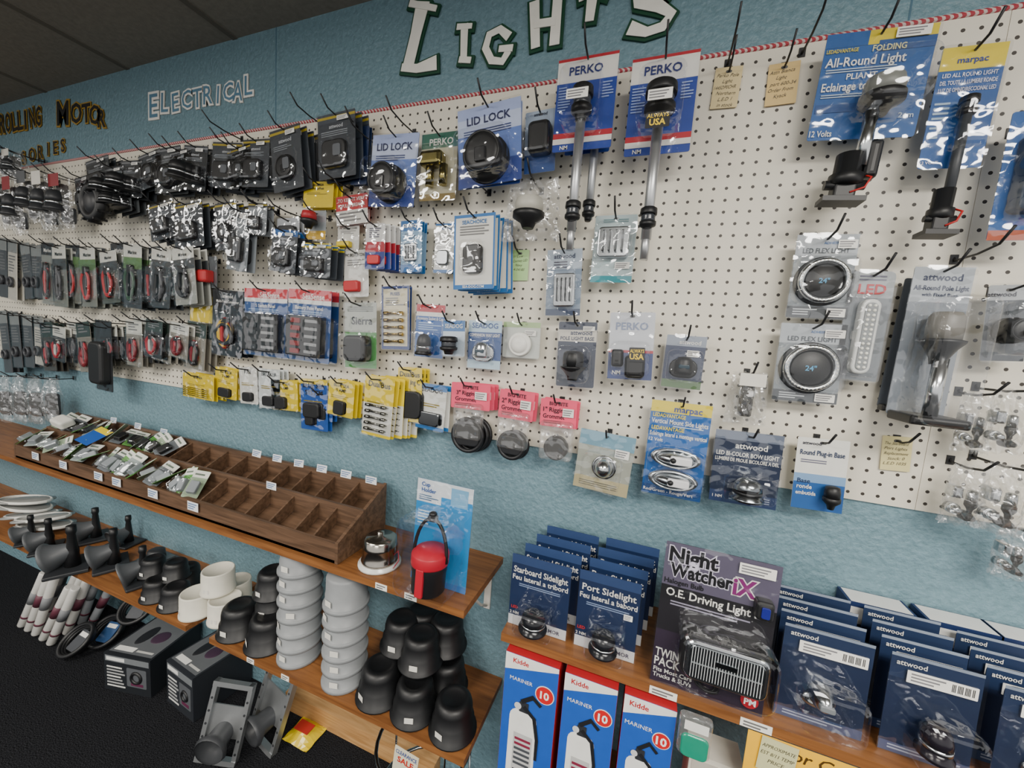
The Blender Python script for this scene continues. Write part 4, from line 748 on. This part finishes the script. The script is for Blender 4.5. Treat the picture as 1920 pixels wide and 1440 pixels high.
for i,(u,v,dz) in enumerate(((25,975,.0),(85,985,.0),(55,960,.03),(125,972,.03),(95,950,.06))):
    p=S(u,v,Z2+.03); r=empty('oval_speaker_cover',(p.x,-.13-.02*(i%2),Z2+.035+dz),(-.15,.12*(i%3-1),.3)); tag(r,'white oval grille cover stacked on shelf','cover','stacked oval covers')
    mb=MB(); mb.torus((0,0,0),.1,.007,M('#dcdbd5','g'),ax='z',sz=.65); mb.obj('rim',r); mb=MB(); mb.lathe([(.095,-.004),(.095,.002),(.05,.008),(0,.008)],(0,0,0),(0,0,1),M('#8f908e','g'),26,sy=.65); mb.obj('grille',r)
# ---------------- floor items ----------------
def fbox(u,v,w,d,h,rz,col,label):
    p=S(u,v,0); r=empty('cardboard_carton',(p.x,p.y,.001),(0,0,rz)); tag(r,label,'box','cartons on the floor')
    mb=MB(); mb.box(-w/2,w/2,0,d,0,h,M(col)); mb.box(-w*.47,w*.47,-.0006,0,h*.8,h*.95,M('#6f7376'))
    mb.box(-w*.44,-w*.05,-.001,-.0006,h*.83,h*.92,M('#dcdcd8')); mb.plate(w*.2,h*.45,w*.42,h*.5,.004,0,-.0006,M('#55585c')); mb.torus((w*.2,-.0012,h*.47),w*.1,w*.03,M('#17181a','k'),n=20,m=5); mb.box(w*.08,w*.34,-.0012,-.0006,h*.24,h*.31,M('#5a2a44'))
    for i in range(7): mb.box(-w*.44,-w*(.05+.03*(i%4)),-.0008,0,h*(.12+.085*i),h*(.155+.085*i),M('#a4a5a5' if i%3 else '#d8d8d4'))
    mb.box(-w*.46,w*.46,d*.06,d*.94,h,h+.0006,M('#5a5d60')); mb.ell((w*.15,d*.5,h),w*.16,d*.16,.004,M('#3a2a3a')); mb.ell((-w*.15,d*.5,h),w*.12,d*.24,.004,M('#1c1e22')); mb.box(-w*.4,-w*.0,d*.1,d*.2,h+.0006,h+.001,M('#dcdcd8')); mb.box(w*.05,w*.4,d*.12,d*.16,h+.0006,h+.001,M('#b8b8b4')); mb.obj('printed_carton',r)
fbox(240,1300,.20,.2,.15,.22,'#1d2024','dark printed carton with product photo on carpet'); fbox(338,1335,.17,.2,.17,-.08,'#26292e','dark grey printed carton on carpet')
for i in range(16):
    u=2+i*10.5; p=S(u,1185,0); r=empty('rolled_flare_tube',(p.x,-.12-.055*(i%3),.012),(-.12,.4+.06*(i%4-1.5),.0)); tag(r,'clear rolled tube package with maroon band leaning under shelf','tube','tubes leaning under the shelf')
    mb=MB(); mb.lathe([(.014,0),(.016,.006),(.016,.29),(.013,.295)],(0,0,0),(0,0,1),M('#c3c2be' if i%3 else '#8f9296','g'),14); mb.obj('tube_body',r)
    mb=MB(); mb.lathe([(.0166,.13),(.0166,.19)],(0,0,0),(0,0,1),M('#5c3440' if i%2 else '#77797c','k'),14); mb.lathe([(.0166,.05),(.0166,.06)],(0,0,0),(0,0,1),M('#5c3440','k'),14); mb.obj('colored_band',r)
for i,(u,v,zz) in enumerate(((150,1222,.05),(205,1205,.05),(262,1205,.16))):
    p=S(u,v,.0); r=empty('cable_coil_package',(p.x,p.y,zz),(-.9,0,.2*i)); tag(r,'black coiled cable with blue label','cable','coiled cables near the floor')
    mb=MB()
    for j in range(3): mb.torus((0,-.008*j,0),.052+.004*j,.008,M(BLK,'k'))
    mb.obj('cable_coil',r); m=MB(); m.plate(0,0,.06,.075,.004,.002,-.002,M('#28486e' if i%2 else '#3a3d42')); m.box(-.025,.02,-.0026,-.002,.015,.03,M('#d8d8d4')); m.obj('label_card',r)
for (u,v,rz,s) in ((405,1430,.35,1),(490,1395,-.15,1.1)):
    p=S(u,v,0); r=empty('steel_mount_bracket',(p.x,p.y,.002),(-.25,.1,rz)); tag(r,'galvanized steel mounting bracket leaning below shelf','bracket','steel brackets below the shelf')
    mb=MB(); m=M('#b5b8ba','s'); w=.065*s; h=.24*s
    mb.box(-w,-w+.014,-.01,.01,0,h,m); mb.box(w-.014,w,-.01,.01,0,h,m); mb.box(-w,w,-.012,.008,h-.015,h,m); mb.box(-w,w,-.012,.008,0,.015,m); mb.box(-w+.012,w-.012,.0,.004,h*.3,h*.7,m)
    for i in range(5):
        for sx in(-1,1): mb.lathe([(.004,0),(.004,.0006)],(sx*(w-.007),-.01,h*(.15+.16*i)),(0,-1,0),M('#2a2c2f'),8)
    mb.obj('bracket_frame',r); m2=MB(); m2.lathe([(.045,0),(.05,.01),(.035,.03),(.03,.08)],(0,-.06,.07),(0,1,.3),M('#3c3e41','k'),20,caps=False); m2.obj('round_socket',r)
p=S(572,1378,0); mb=MB(); v=[];f=[]
for i in range(9):
    for j in range(9):
        a=i/8;b=j/8; e=math.sin(math.pi*a)*math.sin(math.pi*b); v.append(((a-.5)*.11,(b-.5)*.09,.004+.03*e+random.uniform(0,.004)))
for i in range(8):
    for j in range(8): q=i*9+j; f.append((q,q+9,q+10,q+1))
mb.add(v,f,M('#d8bf2e','g')); mb.box(-.03,.03,-.02,.015,.033,.036,M('#b03a30')); tag(mb.obj('yellow_packet',loc=(p.x,min(p.y,-.06),0)),'crumpled yellow foil packet on carpet under shelf','packet')
mb=MB(); mb.box(P(540,1300,-.03).x,P(720,1390,-.03).x+.2,-.04,-.001,.0,.07,PINE); tag(mb.obj('wooden_cleat'),'pale pine board along wall base','board')
p=P(768,1425,-.24); mb=MB(); mb.box(-.035,.035,0,.002,-.05,.05,M('#d8d2bc')); mb.text('CLEARANCE',0,.038,.011,-.0005,M('#2a4a8a'),.062,off=.02); mb.text('SALE',0,.018,.016,-.0005,M('#c03a30'),.06,off=.03); mb.text('50',0,-.02,.02,-.0005,M('#333'),.05,off=.03)
tag(mb.obj('clearance_sign',loc=(p.x,-.262,p.z),rot=(0,.1,0)),'cream clearance sale price card below the shelf','sign')
p=P(800,1450,-.13); r=empty('wire_display_rack',(p.x,-.15,0)); tag(r,'chrome round wire rack standing below the shelf','rack')
CHM=M('#b9bcbe','m')
for zz in (.12,.29): mb=MB(); mb.torus((0,0,zz),.13,.005,CHM,ax='z'); mb.obj('chrome_hoop',r)
for i in range(5):
    a=i*2*math.pi/5+.3; mb=MB(); mb.tube([(.13*math.cos(a),.13*math.sin(a),.0),(.13*math.cos(a),.13*math.sin(a),.29)],.003,CHM); mb.obj('chrome_leg',r)
# ---------------- lights ----------------
def area(x,y,e,sx=1.2,sy=.6,col=(1,.95,.87)):
    l=bpy.data.lights.new('ceiling_troffer','AREA'); l.shape='RECTANGLE'; l.size=sx; l.size_y=sy; l.energy=e; l.color=col
    o=bpy.data.objects.new('ceiling_troffer',l); C.objects.link(o); o.location=(x,y,ZC-.02)
area(.9,-1.7,80); area(-1.6,-2.0,62); area(-4,-1.9,36); area(.2,-3.8,84); area(-2.4,-3.8,66)
w=bpy.data.worlds.new('world'); bpy.context.scene.world=w; w.use_nodes=True
w.node_tree.nodes['Background'].inputs[0].default_value=(1,.98,.95,1); w.node_tree.nodes['Background'].inputs[1].default_value=1.15
